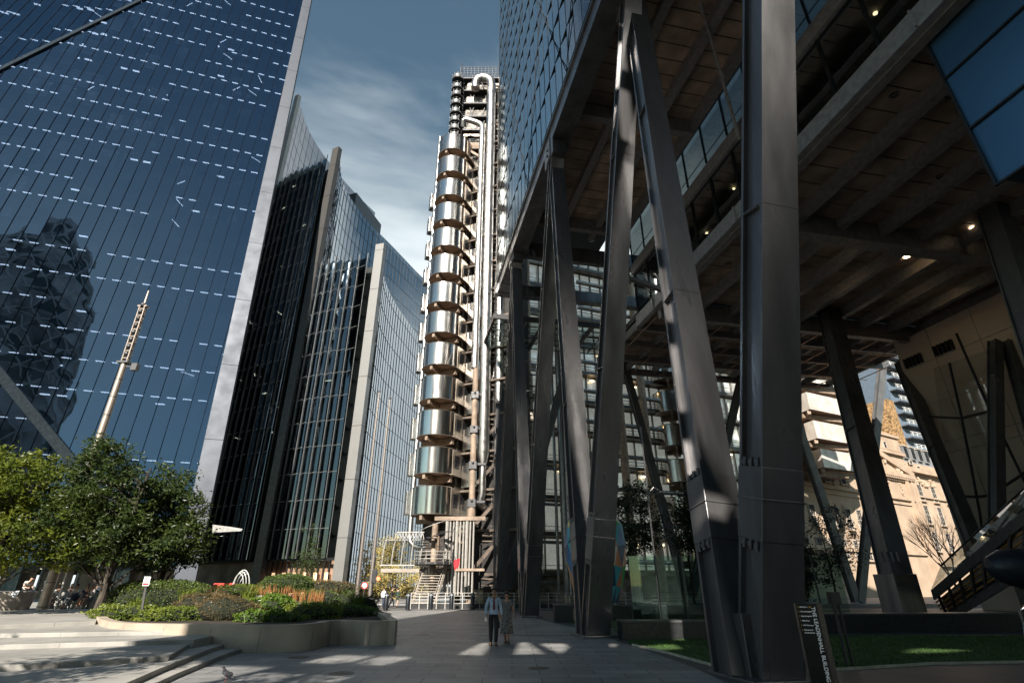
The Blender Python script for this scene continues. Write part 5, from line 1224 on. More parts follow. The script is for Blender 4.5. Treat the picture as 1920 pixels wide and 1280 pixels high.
for i, (u, v, Y, r, n, ls, m, nm, lb) in enumerate((
    (240, 1151, 25.3, (1.5, 1.0, .36), 2200, .12, LF_F, 'fern', 'light green ferny plants in front of the long clipped hedge'),
    (325, 1154, 25.0, (1.5, 1.0, .34), 2000, .12, LF_F, 'fern', 'low bright ferns right of the small round sign'),
    (368, 1138, 26.5, (.95, .8, .6), 3000, .06, LF_R, 'shrub', 'rounded russet shrub at the middle of the long hedge foot'),
    (425, 1144, 25.2, (1.35, 1.1, .62), 4000, .06, LF_R, 'shrub', 'wide dusky shrub with reddish tips, largest in the planter'),
    (480, 1158, 24, (.8, .6, .3), 900, .12, LF_B, 'leafy_plant', 'broad-leaved plant low at the planter front, below the dusky shrub'),
    (505, 1136, 26.5, (1.0, .7, .45), 1600, .13, LF_B, 'leafy_plant', 'tall yellow-green broad-leaved plant right of the dusky shrub'),
    (530, 1160, 24, (.9, .6, .28), 800, .12, LF_B, 'leafy_plant', 'broad-leaved plant at the planter front, right of its low twin'),
    (585, 1150, 26, (1.3, .9, .42), 1500, .10, LF_F, 'leafy_plant', 'feathery green plant below the orange flower spikes'),
    (600, 1125, 30, (1.1, .8, .5), 1800, .08, LF_H, 'shrub', 'dark mixed shrub carrying the orange spikes'),
    (640, 1132, 31, (1.0, .8, .55), 1800, .08, LF_H, 'shrub', 'dark green shrub right of the orange spikes'),
    (652, 1150, 28, (1.4, .9, .4), 1500, .10, LF_B, 'leafy_plant', 'spreading green plant at the right part of the planter'),
    (685, 1142, 30.5, (.75, .7, .62), 1600, .08, LF_D, 'shrub', 'dark rounded bush near the right tip of the planter'),
    (712, 1157, 30.5, (.55, .4, .22), 700, .07, LF_D, 'shrub', 'tiny dark tuft at the planter right tip'),
    (440, 1108, 33, (1.3, .8, .35), 1500, .10, LF_F, 'leafy_plant', 'yellow flowering clump behind the dusky shrub'),
    (610, 1102, 42, (2.4, 1, .5), 2200, .11, LF_R, 'shrub', 'brownish shrubs behind the orange spikes'))):
    shrub(nm, lb, 'plant', u, v, Y, r, n, ls * 1.35, m, 50 + i, 0)
# orange flower spikes and grasses
SPK = mat('flower_spike', (.42, .16, .06), .8, trans=.3)
for i, (u0, u1, v, Y, n, lb) in enumerate(((468, 545, 1118, 31, 90, 'thin orange flower spikes before the clipped dome hedge'), (548, 605, 1128, 28.5, 110, 'dense orange flower spikes in the middle of the planter'))):
    t = thing('flower_spikes', lb, 'flowers', P((u0 + u1) / 2, v, Y)); g = MB(); s = MB(); rr = random.Random(80 + i)
    for _ in range(n):
        p = P(rr.uniform(u0, u1), v + rr.uniform(0, 8), Y + rr.uniform(-.6, .6)); h = rr.uniform(.35, .75); q = p + V((rr.uniform(-.1, .1), 0, h)); s.tube(p - Z * .4, q, .006, n=4); g.tube(p + (q - p) * .35, q, .016, .004, n=5)
    s.build('stems', LF_F, t)['kind'] = 'stuff'; g.build('flower_heads', SPK, t)['kind'] = 'stuff'
# pale low benches behind the planting
for (u0, u1, v, Y, lb) in ((468, 545, 1122, 36, 'pale stone bench edge behind the orange spikes'), (618, 690, 1134, 38, 'pale curved bench end at the right behind the planter')):
    a, b_ = P(u0, v, Y), P(u1, v + 1, Y); t = thing('bench', lb, 'bench', (a + b_) / 2); g = MB(); g.box(((a.x + b_.x) / 2, Y, max(.25, a.z / 2 + .1)), (abs(b_.x - a.x), .8, max(.5, a.z + .2))); g.build('seat', STONE, t, bevel=.05)

# wispy grasses and a few taller stems breaking the outline of the planting
for i, (u, v, Y, n, h, m_, lb) in enumerate(((345, 1122, 27.5, 90, .7, LF_F, 'wispy pale grass tuft rising between hedge and russet shrub'), (395, 1126, 27, 110, .75, LF_R, 'brown seed-headed grass tuft behind the dusky shrub'), (462, 1126, 27.5, 120, .8, LF_F, 'tall green grass tuft left of the yellow-green broad-leaved plant'), (625, 1118, 31, 120, .75, LF_R, 'brown grass tuft right of the orange spikes'), (672, 1128, 30, 90, .6, LF_F, 'light grass tuft near the dark rounded bush'), (250, 1138, 26, 80, .6, LF_F, 'short grass tuft left of the small sign post'))):
    p = P(u, v + 14, Y); t = thing('grass_tuft', lb, 'plant', p); g = MB(); rr = random.Random(300 + i)
    for _ in range(n * 2):
        a = rr.uniform(0, 6.28); l = h * 1.3 * rr.uniform(.5, 1.2); d = V((math.cos(a), math.sin(a), 0)); o_ = d * rr.uniform(0, .25); w_ = d.cross(Z) * .014
        b0 = p + o_; b1 = b0 + d * l * .15 + Z * l * .6; b2 = b0 + d * l * .5 + Z * l * .85; g.add([b0 - w_, b0 + w_, b1 + w_, b1 - w_, b2], [(0, 1, 2, 3), (3, 2, 4)])
    g.build('blades', m_, t); g = MB(); g.ball(p, .14, 8, 5, (1, 1, .4)); g.build('crown', mat('shrub_heart', (.01, .014, .006)), t)
# ================================================================ people, birds, street things
def skin(pts, edges, rad, sub=2, root=0):
    """continuous tapering body from a joint skeleton"""
    names = list(pts); ix = {n: i for i, n in enumerate(names)}
    me = bpy.data.meshes.new('tmp'); me.from_pydata([pts[n] for n in names], [(ix[a], ix[b]) for a, b in edges], []); o = bpy.data.objects.new('tmp', me); C.objects.link(o)
    m = o.modifiers.new('s', 'SKIN'); m.use_smooth_shade = True; m.branch_smoothing = .3
    for n, i in ix.items():
        r = rad[n]; r = r if isinstance(r, tuple) else (r, r); me.skin_vertices[0].data[i].radius = r; me.skin_vertices[0].data[i].use_root = (i == root)
    s = o.modifiers.new('u', 'SUBSURF'); s.levels = sub; s.render_levels = sub
    bpy.context.view_layer.update(); r = bpy.data.meshes.new_from_object(o.evaluated_get(bpy.context.evaluated_depsgraph_get()))
    bpy.data.objects.remove(o); return r
SKINM = {}
def smat(c):
    return mat('skin_%d' % int(c[0] * 100), c, .5, noise=.05)
def cloth(n, c): return mat('cloth_' + n, c, .85, noise=.15, nscale=4)
def J(**k):
    """standing skeleton 1.76 m tall facing -Y (towards the viewer); k overrides joints"""
    p = dict(pel=(0, 0, .95), wai=(0, 0, 1.10), che=(0, 0, 1.30), uch=(0, 0, 1.42), nec=(0, 0, 1.52), hea=(0, -.02, 1.64), top=(0, 0, 1.70),
             shL=(.17, 0, 1.43), elL=(.25, .02, 1.16), wrL=(.27, -.05, .92), haL=(.27, -.06, .86), shR=(-.17, 0, 1.43), elR=(-.25, .02, 1.16), wrR=(-.27, -.05, .92), haR=(-.27, -.06, .86),
             hiL=(.09, 0, .90), knL=(.10, -.02, .50), anL=(.10, .02, .09), toL=(.11, -.16, .04), hiR=(-.09, 0, .90), knR=(-.10, -.02, .50), anR=(-.10, .02, .09), toR=(-.11, -.16, .04))
    p.update(k); return p
BR = dict(pel=(.14, .10), wai=(.13, .09), che=(.15, .10), uch=(.10, .08), nec=.052, hea=(.092, .108), top=(.075, .09), shL=.062, elL=.043, wrL=.03, haL=(.035, .02), shR=.062, elR=.043, wrR=.03, haR=(.035, .02), hiL=.09, knL=.06, anL=.042, toL=(.04, .028), hiR=.09, knR=.06, anR=.042, toR=(.04, .028))
SPINE = [('pel', 'wai'), ('wai', 'che'), ('che', 'uch'), ('uch', 'nec'), ('nec', 'hea'), ('hea', 'top')]
ARM = [(a + 'L', b + 'L') for a, b in (('sh', 'el'), ('el', 'wr'), ('wr', 'ha'))] + [(a + 'R', b + 'R') for a, b in (('sh', 'el'), ('el', 'wr'), ('wr', 'ha'))] + [('uch', 'shL'), ('uch', 'shR')]
LEG = [(a + s, b + s) for s in 'LR' for a, b in (('hi', 'kn'), ('kn', 'an'), ('an', 'to'))] + [('pel', 'hiL'), ('pel', 'hiR')]
def put(me, name, m, t, smooth=True):
    me.materials.clear(); me.materials.append(m); o = bpy.data.objects.new(name, me); C.objects.link(o); o.parent = t; ORG[o] = ORG[t]; return o
FEMALE = ()
def person(label, loc, rz, p, skin_c=(.42, .25, .17), hair_c=(.03, .02, .015), top_c=(.6, .6, .62), bot_c=(.02, .02, .025), shoe_c=(.02, .02, .02), sleeve=1.0, shorts=False, dress=False, long_hair=False, tie=None, group=None, fingers=False, scale=1.0, hold=None, sub=1):
    t = thing('person', label, 'person', loc, group, rz); t.scale = (scale,) * 3
    rad = dict(BR); pp = dict(p); ed = SPINE + ARM + LEG
    if fingers:
        for s in 'LR':
            h, w_ = V(p['ha' + s]), V(p['wr' + s]); d = (h - w_).normalized(); sd = d.cross(V((1, 0, 0))).normalized(); ed = list(ed)
            for k, (o_, l) in enumerate(((-.03, .062), (-.01, .075), (.01, .07), (.03, .055))):
                a = h + sd * o_ + d * .02; pp['f%s%d' % (s, k)] = tuple(a + d * l * .55 ); pp['g%s%d' % (s, k)] = tuple(a + d * l + V((0, -.012, 0)))
                rad['f%s%d' % (s, k)] = .009; rad['g%s%d' % (s, k)] = .007; ed += [('ha' + s, 'f%s%d' % (s, k)), ('f%s%d' % (s, k), 'g%s%d' % (s, k))]
            pp['t' + s] = tuple(w_ + d * .04 - sd * .05); rad['t' + s] = .009; ed.append(('wr' + s, 't' + s))
    b = put(skin(pp, ed, rad, sub + 1), 'body', smat(skin_c), t)
    # garments
    gt = {k: p[k] for k in ('pel', 'wai', 'che', 'uch', 'shL', 'elL', 'shR', 'elR')}; gt['pe2'] = tuple(V(p['pel']) + Z * .005); ge = [('pe2', 'pel'), ('pel', 'wai'), ('wai', 'che'), ('che', 'uch'), ('uch', 'shL'), ('shL', 'elL'), ('uch', 'shR'), ('shR', 'elR')]
    gr_ = dict(pe2=(.16, .12), pel=(.163, .122), wai=(.15, .11), che=(.17, .12), uch=(.115, .095), shL=.078, elL=.058, shR=.078, elR=.058)
    for s in 'LR':
        if sleeve >= 1: gt['wr' + s] = p['wr' + s]; gr_['wr' + s] = .042; ge.append(('el' + s, 'wr' + s))
        elif sleeve < .8: gt['el' + s] = tuple(V(p['sh' + s]).lerp(V(p['el' + s]), .7)); gr_['el' + s] = .066
    put(skin(gt, ge, gr_, sub), 'dress_top' if dress else 'shirt', cloth(label[:14], top_c), t)
    if dress:
        g = MB(); P_ = V(p['pel']); g.lathe((P_.x, P_.y, 0), [(.145, P_.z + .16), (.18, P_.z), (.22, P_.z - .3), (.27, .36), (.26, .35), (.13, P_.z + .1)], 18)
        vs = [(x[0], x[1] * .8, x[2]) for x in g.v]; m2 = bpy.data.meshes.new('skirt'); m2.from_pydata(vs, [], g.f); m2.polygons.foreach_set('use_smooth', [True] * len(m2.polygons)); put(m2, 'skirt', mat('print_dress', (.30, .28, .25), .85, noise=.2, nscale=22, col2=(.02, .02, .022)), t)
        m3 = MATS['print_dress']; t.children[1].data.materials.clear(); t.children[1].data.materials.append(m3)
    else:
        gt = {k: p[k] for k in ('pel', 'hiL', 'knL', 'hiR', 'knR')}; gt['wb'] = tuple(V(p['pel']).lerp(V(p['wai']), .8)); ge = [('wb', 'pel'), ('pel', 'hiL'), ('hiL', 'knL'), ('pel', 'hiR'), ('hiR', 'knR')]; gr_ = dict(wb=(.155, .115), pel=(.172, .13), hiL=.108, knL=.085 if shorts else .078, hiR=.108, knR=.085 if shorts else .078)
        if not shorts:
            for s in 'LR': gt['an' + s] = p['an' + s]; gr_['an' + s] = .062; ge.append(('kn' + s, 'an' + s))
        else:
            for s in 'LR': gt['kn' + s] = tuple(V(p['hi' + s]).lerp(V(p['kn' + s]), .8))
        put(skin(gt, ge, gr_, sub), 'trousers' if not shorts else 'shorts', cloth('b' + label[:12], bot_c), t)
    for s in 'LR':
        a, q = V(p['an' + s]), V(p['to' + s]); gt = dict(a=tuple(a + V((0, .03, -.02))), m=tuple((a + q) / 2 - Z * .02), q=tuple(q)); put(skin(gt, [('a', 'm'), ('m', 'q')], dict(a=(.075, .07), m=(.068, .055), q=(.06, .045)), 1), 'shoe', mat('shoe_%d' % int(shoe_c[0] * 100), shoe_c, .4), t)
    # head: hair, ears, nose, eyes, mouth
    H = V(p['hea']); U = (V(p['top']) - V(p['nec'])).normalized(); g = MB(); g.ball(H + U * .045 + V((0, .022, 0)), .1, 12, 8, (.96, 1.0, 1.02)); 
    if long_hair: g.ball(H + V((0, .07, -.03)), .07, 10, 6, (1.1, .8, 1.6))
    me = bpy.data.meshes.new('hair'); me.from_pydata([tuple(x) for x in g.v if True], [], g.f); bm = bmesh.new(); bm.from_mesh(me)
    bmesh.ops.delete(bm, geom=[v_ for v_ in bm.verts if v_.co.y < H.y - .035 and v_.co.z < H.z + .06], context='VERTS'); bm.to_mesh(me); bm.free(); me.polygons.foreach_set('use_smooth', [True] * len(me.polygons)); put(me, 'hair', mat('hair_%d' % int(hair_c[0] * 1000), hair_c, .6), t)
    g = MB()
    for s in (-1, 1): g.ball(H + V((s * .083, .01, 0)), .022, 6, 4, (.4, .8, 1.3))
    g.ball(H + V((0, -.092, -.01)), .018, 6, 4, (.8, 1, 1.5)); me = bpy.data.meshes.new('face'); me.from_pydata([tuple(x) for x in g.v], [], g.f); put(me, 'ears_and_nose', smat(skin_c), t)
    g = MB()
    for s in (-1, 1): g.ball(H + V((s * .032, -.078, .02)), .012, 6, 4, (1.3, .6, .7))
    g.ball(H + V((0, -.082, -.05)), .02, 6, 4, (1.2, .4, .3)); me = bpy.data.meshes.new('features'); me.from_pydata([tuple(x) for x in g.v], [], g.f); put(me, 'eyes_and_mouth', mat('face_dark', (.06, .03, .025), .5), t)
    if tie:
        g = MB(); c_ = V(p['che']); g.add([c_ + V((-.02, -.125, .19)), c_ + V((.02, -.125, .19)), c_ + V((.035, -.155, -.18)), c_ + V((0, -.155, -.23)), c_ + V((-.035, -.155, -.18))], [(0, 1, 2, 3, 4)]); me = bpy.data.meshes.new('tie'); me.from_pydata([tuple(x) for x in g.v], [], g.f); put(me, 'tie', cloth('tie', tie), t)
    return t
def SIT(**k):
    d = dict(pel=(0, .05, .52), wai=(0, .06, .66), che=(0, .02, .86), uch=(0, -.01, .98), nec=(0, -.03, 1.08), hea=(0, -.06, 1.2), top=(0, -.05, 1.26), shL=(.17, 0, .98), elL=(.23, -.08, .74), wrL=(.12, -.3, .68), haL=(.08, -.36, .68), shR=(-.17, 0, .98), elR=(-.23, -.08, .74), wrR=(-.12, -.3, .68), haR=(-.08, -.36, .68),
             hiL=(.09, 0, .5), knL=(.13, -.44, .52), anL=(.12, -.46, .1), toL=(.13, -.63, .04), hiR=(-.09, 0, .5), knR=(-.13, -.44, .52), anR=(-.12, -.46, .1), toR=(-.13, -.63, .04)); d.update(k); return J(**d)
# the couple walking towards the viewer
mb = G(925, 1211)
man = person('man in pale blue shirt and dark red tie walking beside a woman', mb, R(4), J(knL=(.09, -.12, .5), anL=(.08, -.02, .1), toL=(.09, -.2, .07), knR=(-.09, .0, .49), anR=(-.09, .14, .1), toR=(-.1, -.03, .04), elR=(-.27, .04, 1.15), wrR=(-.25, -.12, .94), haR=(-.23, -.17, .89), hea=(.01, -.02, 1.64)), (.36, .2, .13), (.04, .025, .02), (.42, .50, .62), (.012, .012, .016), (.015, .015, .015), tie=(.16, .02, .02), fingers=True, scale=1.05, group='couple walking across the square', sub=2)
g = MB(); q = mb + V((-.27, -.2, .86)); g.box(q, (.085, .02, .14), .2); o = g.build('paper_cup', mat('cup_white', (.7, .7, .68), .5), None); tag(o, 'small white card held in the right hand of the walking man', 'card')
wb_ = G(950, 1207)
person('woman in dark patterned belted dress walking beside a man in a tie', wb_, R(-6), J(knL=(.08, -.1, .48), anL=(.07, -.04, .1), toL=(.07, -.2, .05), anR=(-.06, .14, .12), toR=(-.07, -.02, .05), wrL=(.30, -.04, .92), haL=(.31, -.06, .86)), (.42, .22, .14), (.02, .012, .01), (.3, .3, .3), (.02, .02, .02), (.02, .015, .015), sleeve=.6, dress=True, long_hair=True, fingers=True, scale=.97, group='couple walking across the square', sub=2)
g = MB(); q = wb_ + V((-.34, -.02, .62)); g.box(q, (.16, .1, .2), .3); g.path([q + V((-.06, 0, .1)), q + V((-.03, 0, .26)), q + V((.05, 0, .26)), q + V((.07, 0, .1))], .012, 5); tag(g.build('handbag', mat('bag_leather', (.015, .014, .014), .4), bevel=.02), 'black handbag carried between the walking couple', 'bag')
# people sitting and standing on the terrace at the left
TS_ = TZ + .012
def tpos(u, Y): p = P(u, 1130, Y); return V((p.x, Y, TS_))
Y0 = 34.5
person('man in white t-shirt sitting on a stone block reading a phone', tpos(40, 33) + Z * .42, R(75), SIT(nec=(0, -.12, 1.06), hea=(0, -.2, 1.16), top=(0, -.19, 1.23), uch=(0, -.08, .97)), (.5, .32, .24), (.12, .07, .03), (.62, .6, .56), (.02, .02, .03), (.6, .6, .6), sleeve=.6, group='people resting on the terrace')
person('person in white sleeves and black trousers standing beside the banded mast', tpos(78, 33.6), R(70), J(elL=(.2, -.12, 1.2), wrL=(.12, -.34, 1.25), haL=(.1, -.4, 1.3), elR=(-.2, -.12, 1.2), wrR=(-.1, -.34, 1.2), haR=(-.1, -.4, 1.22)), (.35, .2, .13), (.015, .012, .01), (.55, .6, .68), (.012, .012, .015), (.5, .5, .5), group='people resting on the terrace', long_hair=True)
seat_y = 34.6
ppl = [(103, 0, (.55, .55, .54), (.22, .22, .24), True, 'seated man in white shirt and shorts just right of the banded mast', (.3, .18, .08)), (126, 20, (.02, .02, .025), (.02, .02, .03), False, 'seated person in black behind the man with the rucksack', (.01, .01, .01)), (137, -10, (.66, .68, .72), (.02, .03, .06), False, 'seated man in bright white t-shirt with dark rucksack on his lap', (.02, .015, .01)), (157, 15, (.03, .035, .07), (.3, .3, .3), True, 'bearded seated man in navy t-shirt and shorts', (.1, .06, .04)), (167, -15, (.5, .48, .45), (.25, .22, .2), True, 'seated man in pale shirt nearest the tree trunk', (.35, .3, .25))]
for u, a, tc_, bc, sh, lb, hc in ppl:
    person(lb, tpos(u, seat_y + (1 if u == 126 else 0)), R(a), SIT(), (.42, .24, .16) if u != 126 else (.12, .07, .05), hc, tc_, bc, (.6, .6, .6) if sh else (.02, .02, .02), sleeve=.6, shorts=sh, group='people resting on the terrace')
person('person in white shirt standing behind the tree trunk', tpos(178, 36.5), R(160), J(), (.42, .26, .18), (.05, .03, .02), (.6, .6, .62), (.02, .02, .03), group='people resting on the terrace', sleeve=.6)
person('woman in cream top with dark hair standing left of the clipped hedge', tpos(214, 35.5), R(170), J(), (.3, .18, .12), (.01, .01, .01), (.6, .5, .4), (.1, .1, .1), group='people resting on the terrace', long_hair=True)
person('person in black standing in the shade by the tree trunk', tpos(192, 35), R(30), J(), (.2, .12, .08), (.01, .01, .01), (.015, .015, .018), (.015, .015, .018), group='people resting on the terrace')
g = MB(); p = tpos(137, seat_y - .42) + Z * .62; g.ball(p, .2, 12, 8, (1.25, .8, 1.1)); g.box(p + V((0, -.12, -.02)), (.24, .1, .2)); tag(g.build('rucksack', cloth('rucksack', (.015, .02, .04)), smooth=True), 'dark rucksack on the lap of the seated man in bright white', 'bag')
bt = thing('bench', 'pale stone bench under the row of seated people', 'bench', tpos(140, seat_y + .2)); g = MB(); a, b = tpos(95, seat_y + .25), tpos(178, seat_y + .25); g.box(((a.x + b.x) / 2, a.y, TS_ + .22), (b.x - a.x, .6, .45)); g.build('seat', STONE, bt, bevel=.03); g = MB(); g.box(((a.x + b.x) / 2, a.y + .34, TS_ + .62), (b.x - a.x, .1, .5)); g.build('backrest', STONE, bt, bevel=.02)
bk = thing('stone_block', 'tapered pale stone block seat at the far left', 'bench', tpos(15, 31)); g = MB(); c = tpos(8, 32.6); g.lathe(c, [(1.15, 0), (1.3, .9), (1.27, .93), (.02, .93)], 28); g.build('seat', mat('cast_stone', (.42, .37, .33), .6, noise=.1), bk, smooth=True)
g = MB(); c = tpos(33, 31.9) + Z * .95; g.add([c + V((-.3, -.2, 0)), c + V((.1, -.25, .02)), c + V((.15, .2, .03)), c + V((-.25, .2, .0)), c + V((-.2, -.42, -.25)), c + V((.1, -.42, -.3))], [(0, 1, 2, 3), (0, 4, 5, 1)]); sol = g.build('jacket', cloth('jacket', (.5, .5, .52))); m_ = sol.modifiers.new('t', 'SOLIDIFY'); m_.thickness = .03; tag(sol, 'pale jacket draped over the edge of the stone block', 'jacket')
# heads and shoulders beyond the planter
for (u, Y, lb, tc_, a) in ((388, 36, 'man in white shirt sitting beyond the clipped hedge', (.6, .6, .62), 40), (398, 36.6, 'second man in white sitting beyond the hedge, nearer the red barrier', (.55, .56, .6), -40), (430, 34.5, 'dark-haired person sitting behind the planter in black', (.02, .02, .02), 120), (452, 34.8, 'red-haired person sitting behind the planter', (.05, .03, .02), 60)):
    p = P(u, 1130, Y); person(lb, (p.x, p.y, .66), R(a), SIT(), (.4, .25, .18), (.12, .04, .02) if u == 452 else (.015, .012, .01), tc_, (.03, .03, .04), group='people sitting beyond the planter', sleeve=.6)
# pedestrians at the far edge of the square
for (u, v, Y, lb, tc_, bc, a, dr) in ((717, 1141, 0, 'man in light shirt walking away near the left bollards', (.5, .52, .56), (.03, .04, .07), 150, False), (733, 1140, 0, 'person in black coat striding past the bollards', (.015, .015, .02), (.015, .015, .02), 100, False), (744, 1138, 0, 'woman with bare legs in dark green coat beyond the bollards', (.03, .05, .03), (.03, .05, .03), 160, True)):
    p = G(u, v); person(lb, p, R(a), J(knL=(.09, -.2, .5), anL=(.09, -.22, .1), toL=(.09, -.4, .06), knR=(-.09, .05, .5), anR=(-.09, .25, .16), toR=(-.09, .12, .05)), (.45, .28, .2), (.03, .02, .015), tc_, bc, group='pedestrians by the bollards', long_hair=dr, shorts=dr)
# pigeon
pg = thing('pigeon', 'grey pigeon standing on the sunlit paving at the foot of the steps', 'bird', G(423, 1277)); c = G(423, 1277)
me = skin(dict(t=(.03, .16, .05), b=(.01, .05, .12), m=(0, -.02, .15), c=(0, -.07, .2), n=(0, -.08, .26), h=(0, -.1, .29), k=(0, -.15, .28)), [('t', 'b'), ('b', 'm'), ('m', 'c'), ('c', 'n'), ('n', 'h'), ('h', 'k')], dict(t=(.03, .01), b=(.055, .05), m=(.065, .06), c=(.05, .05), n=.028, h=.026, k=.004), 2, 2); put(me, 'body', mat('pigeon_grey', (.13, .13, .15), .6, noise=.5, nscale=16), pg)
g = MB(); [g.path([V((s * .025, 0, .1)), V((s * .025, 0, .02)), V((s * .025, -.04, .008))], .006, 5) for s in (-1, 1)]; me = bpy.data.meshes.new('legs'); me.from_pydata([tuple(x) for x in g.v], [], g.f); put(me, 'legs', mat('pigeon_leg', (.4, .12, .1), .6), pg); pg.rotation_euler = (0, 0, R(-60))
g = MB(); [g.ball((s * .055, .03, .14), .05, 8, 6, (.35, 1.9, .8)) for s in (-1, 1)]; me = bpy.data.meshes.new('wings'); me.from_pydata([tuple(x) for x in g.v], [], g.f); put(me, 'wings', mat('pigeon_wing', (.05, .05, .06), .6, noise=.5, nscale=14), pg)
# ---- masts, flagpoles, bollards, lights
mt = thing('banded_mast', 'tall slim light mast with stacked lamps, leaning against the view of the blue tower', 'lamp post', P(75, 1150, 30.6)); b = P(75, 1148, 30.6); tp = P(275, 550, 30.6); bx_ = V((b.x + .05, 30.6, .8))
ztop = tp.z; MST = mat('mast_metal', (.33, .28, .24), .45, .5, noise=.1)
g = MB(); z1_ = P(240, 680, 30.6).z; g.tube(bx_, V((bx_.x, bx_.y, z1_)), .26, .17, 14); g.build('pole', MST, mt, smooth=True)
g = MB()
for i in range(13): z = .9 + (z1_ - .9) * i / 12; g.tube(V((bx_.x, bx_.y, z)), V((bx_.x, bx_.y, z + .05)), .275 - .09 * i / 12, n=14)
g.box((bx_.x, bx_.y, z1_), (.7, .5, .12)); g.box((bx_.x + .75, bx_.y, z1_ - .3), (.35, .3, .45)); g.beam((bx_.x, bx_.y, z1_ - .2), (bx_.x + .7, bx_.y, z1_ - .3), .06, .06); pieces(g, 'collar', STEEL, mt)
g = MB(); lm = MB(); g.beam((bx_.x - .17, bx_.y, z1_), (bx_.x - .17, bx_.y, ztop - 1), .06, .25); g.beam((bx_.x + .17, bx_.y, z1_), (bx_.x + .17, bx_.y, ztop - 1), .06, .25)
for i in range(8): z = lerp(z1_ + .3, ztop - 1.2, i / 7); g.box((bx_.x, bx_.y, z), (.4, .2, .05)); lm.ball((bx_.x, bx_.y - .1, z + .28), .15, 8, 6)
g.tube((bx_.x, bx_.y, ztop - 1), (bx_.x, bx_.y, ztop + .2), .08, .05, n=8); g.box((bx_.x, bx_.y, ztop - 1), (.6, .3, .08)); g.build('head_frame', MST, mt); pieces(lm, 'floodlight', STEEL_D, mt, smooth=True)
g = MB(); a = P(84, 1151, 30.2); g.tube((a.x + .35, 30.3, .8), (a.x + .35, 30.3, 5.4), .045, n=8); tag(g.build('thin_pole', WHITE, smooth=True), 'thin white pole right beside the banded mast foot', 'pole')
for (u, v, u1, v1, Y, lb) in ((668, 1122, 706, 735, 68, 'left one of two tall bare flagpoles before the curved glass block'), (693, 1122, 726, 748, 66, 'right one of two tall bare flagpoles before the curved glass block')):
    b = P(u, v, Y); tp = P(u1, v1, Y); t = thing('flagpole', lb, 'flagpole', (b.x, Y, 0)); g = MB(); g.tube((b.x, Y, 0), (b.x, Y, tp.z), .24, .12, 12); g.build('pole', mat('flagpole_metal', (.22, .19, .17), .4, .5), t, smooth=True); g = MB(); g.ball((b.x, Y, tp.z + .1), .2, 10, 6); g.build('finial', STEEL_D, t); g = MB(); g.tube((b.x, Y, 0), (b.x, Y, .5), .36, .3, 12); g.build('base', STEEL_D, t)
bp_ = None
for i, (u, v, lb) in enumerate(((723, 1144, 'leftmost black bollard, beside the pedestrians'), (764, 1144, 'black bollard second from left, below the outdoor stairs'), (807, 1143, 'black bollard in the middle of the row'), (846, 1142.5, 'black bollard second from right, before the brown pillar'), (886, 1142, 'rightmost black bollard, nearest the couple'))):
    p = G(u, v)
    if bp_ is None:
        bp_ = thing('bollard', lb, 'bollard', p, 'bollards across the edge of the square'); g = MB(); g.lathe(p, [(.2, 0), (.2, 1.22), (.19, 1.24), (.19, 1.3), (.02, 1.34)], 16); g.build('post', mat('bollard_black', (.012, .014, .018), .3), bp_, smooth=True)
        g = MB(); g.lathe(p, [(.203, 1.12), (.206, 1.13), (.206, 1.2), (.203, 1.21)], 16); g.build('lens', mat('frosted', (.25, .27, .3), .4), bp_, smooth=True); g = MB(); g.lathe(p, [(.25, 0), (.25, .05), (.21, .08)], 16); g.build('base', STEEL_D, bp_)
    else:
        o = copy_tree(bp_); o.location = p; o['label'] = lb
tl = thing('traffic_light', 'black traffic light with red no-entry light near the flagpoles', 'traffic light', P(702, 1125, 60)); b = P(696, 1125, 60); g = MB(); g.tube((b.x, 60, 0), (b.x, 60, 4.6), .08); g.build('pole', BLACK, tl); g = MB(); c = P(702, 1080, 60); g.box((c.x, 60, c.z), (.5, .35, 1.3)); g.build('housing', BLACK, tl, bevel=.03); g = MB(); c2 = P(710, 1084, 60); g.lathe(V((0, 0, 0)), [(.2, 0), (.2, .05), (.02, .05)], 14); g.v = [(c2.x + x, 59.8 - z, c2.z + y) for x, y, z in g.v]; g.build('lamp', emis('red_lamp', (1, .12, .05), 1.5), tl)
rs2 = thing('road_sign', 'small round white road sign low by the flagpole foot', 'sign', P(683, 1125, 58)); b = P(684, 1097, 58); g = MB(); g.tube((b.x, 58, 0), (b.x, 58, b.z), .04); g.build('pole', STEEL, rs2); g = MB(); g.lathe(V((0, 0, 0)), [(.33, 0), (.33, .03), (.02, .03)], 18); g.v = [(b.x + x, 57.9 - z, b.z + y) for x, y, z in g.v]; g.build('plate', mat('sign_red', (.5, .04, .03), .5), rs2); g = MB(); g.lathe(V((0, 0, 0)), [(.24, .03), (.24, .04), (.02, .04)], 18); g.v = [(b.x + x, 57.9 - z, b.z + y) for x, y, z in g.v]; g.build('face', WHITE, rs2)
hs = thing('no_smoking_sign', 'small white and red prohibition sign on a leaning post in front of the hedge', 'sign', P(266, 1150, 25)); a, b = P(266, 1152, 24.6), P(274, 1096, 24.6); g = MB(); g.beam((a.x, 24.6, .5), (b.x, 24.6, b.z), .09, .04); g.build('post', STEEL, hs); c = P(275, 1089, 24.5); g = MB(); g.box((c.x, 24.5, c.z), (.27, .02, .36)); g.build('plate', WHITE, hs)
g = MB(); g.path([V((c.x + math.cos(t) * .07, 24.485, c.z + .06 + math.sin(t) * .07)) for t in [i * math.pi / 8 for i in range(17)]], .012, 5); g.beam((c.x - .05, 24.485, c.z + .11), (c.x + .05, 24.485, c.z + .01), .015, .015); g.box((c.x, 24.485, c.z - .11), (.23, .01, .08)); g.build('symbol', mat('sign_red2', (.5, .03, .04), .5), hs)
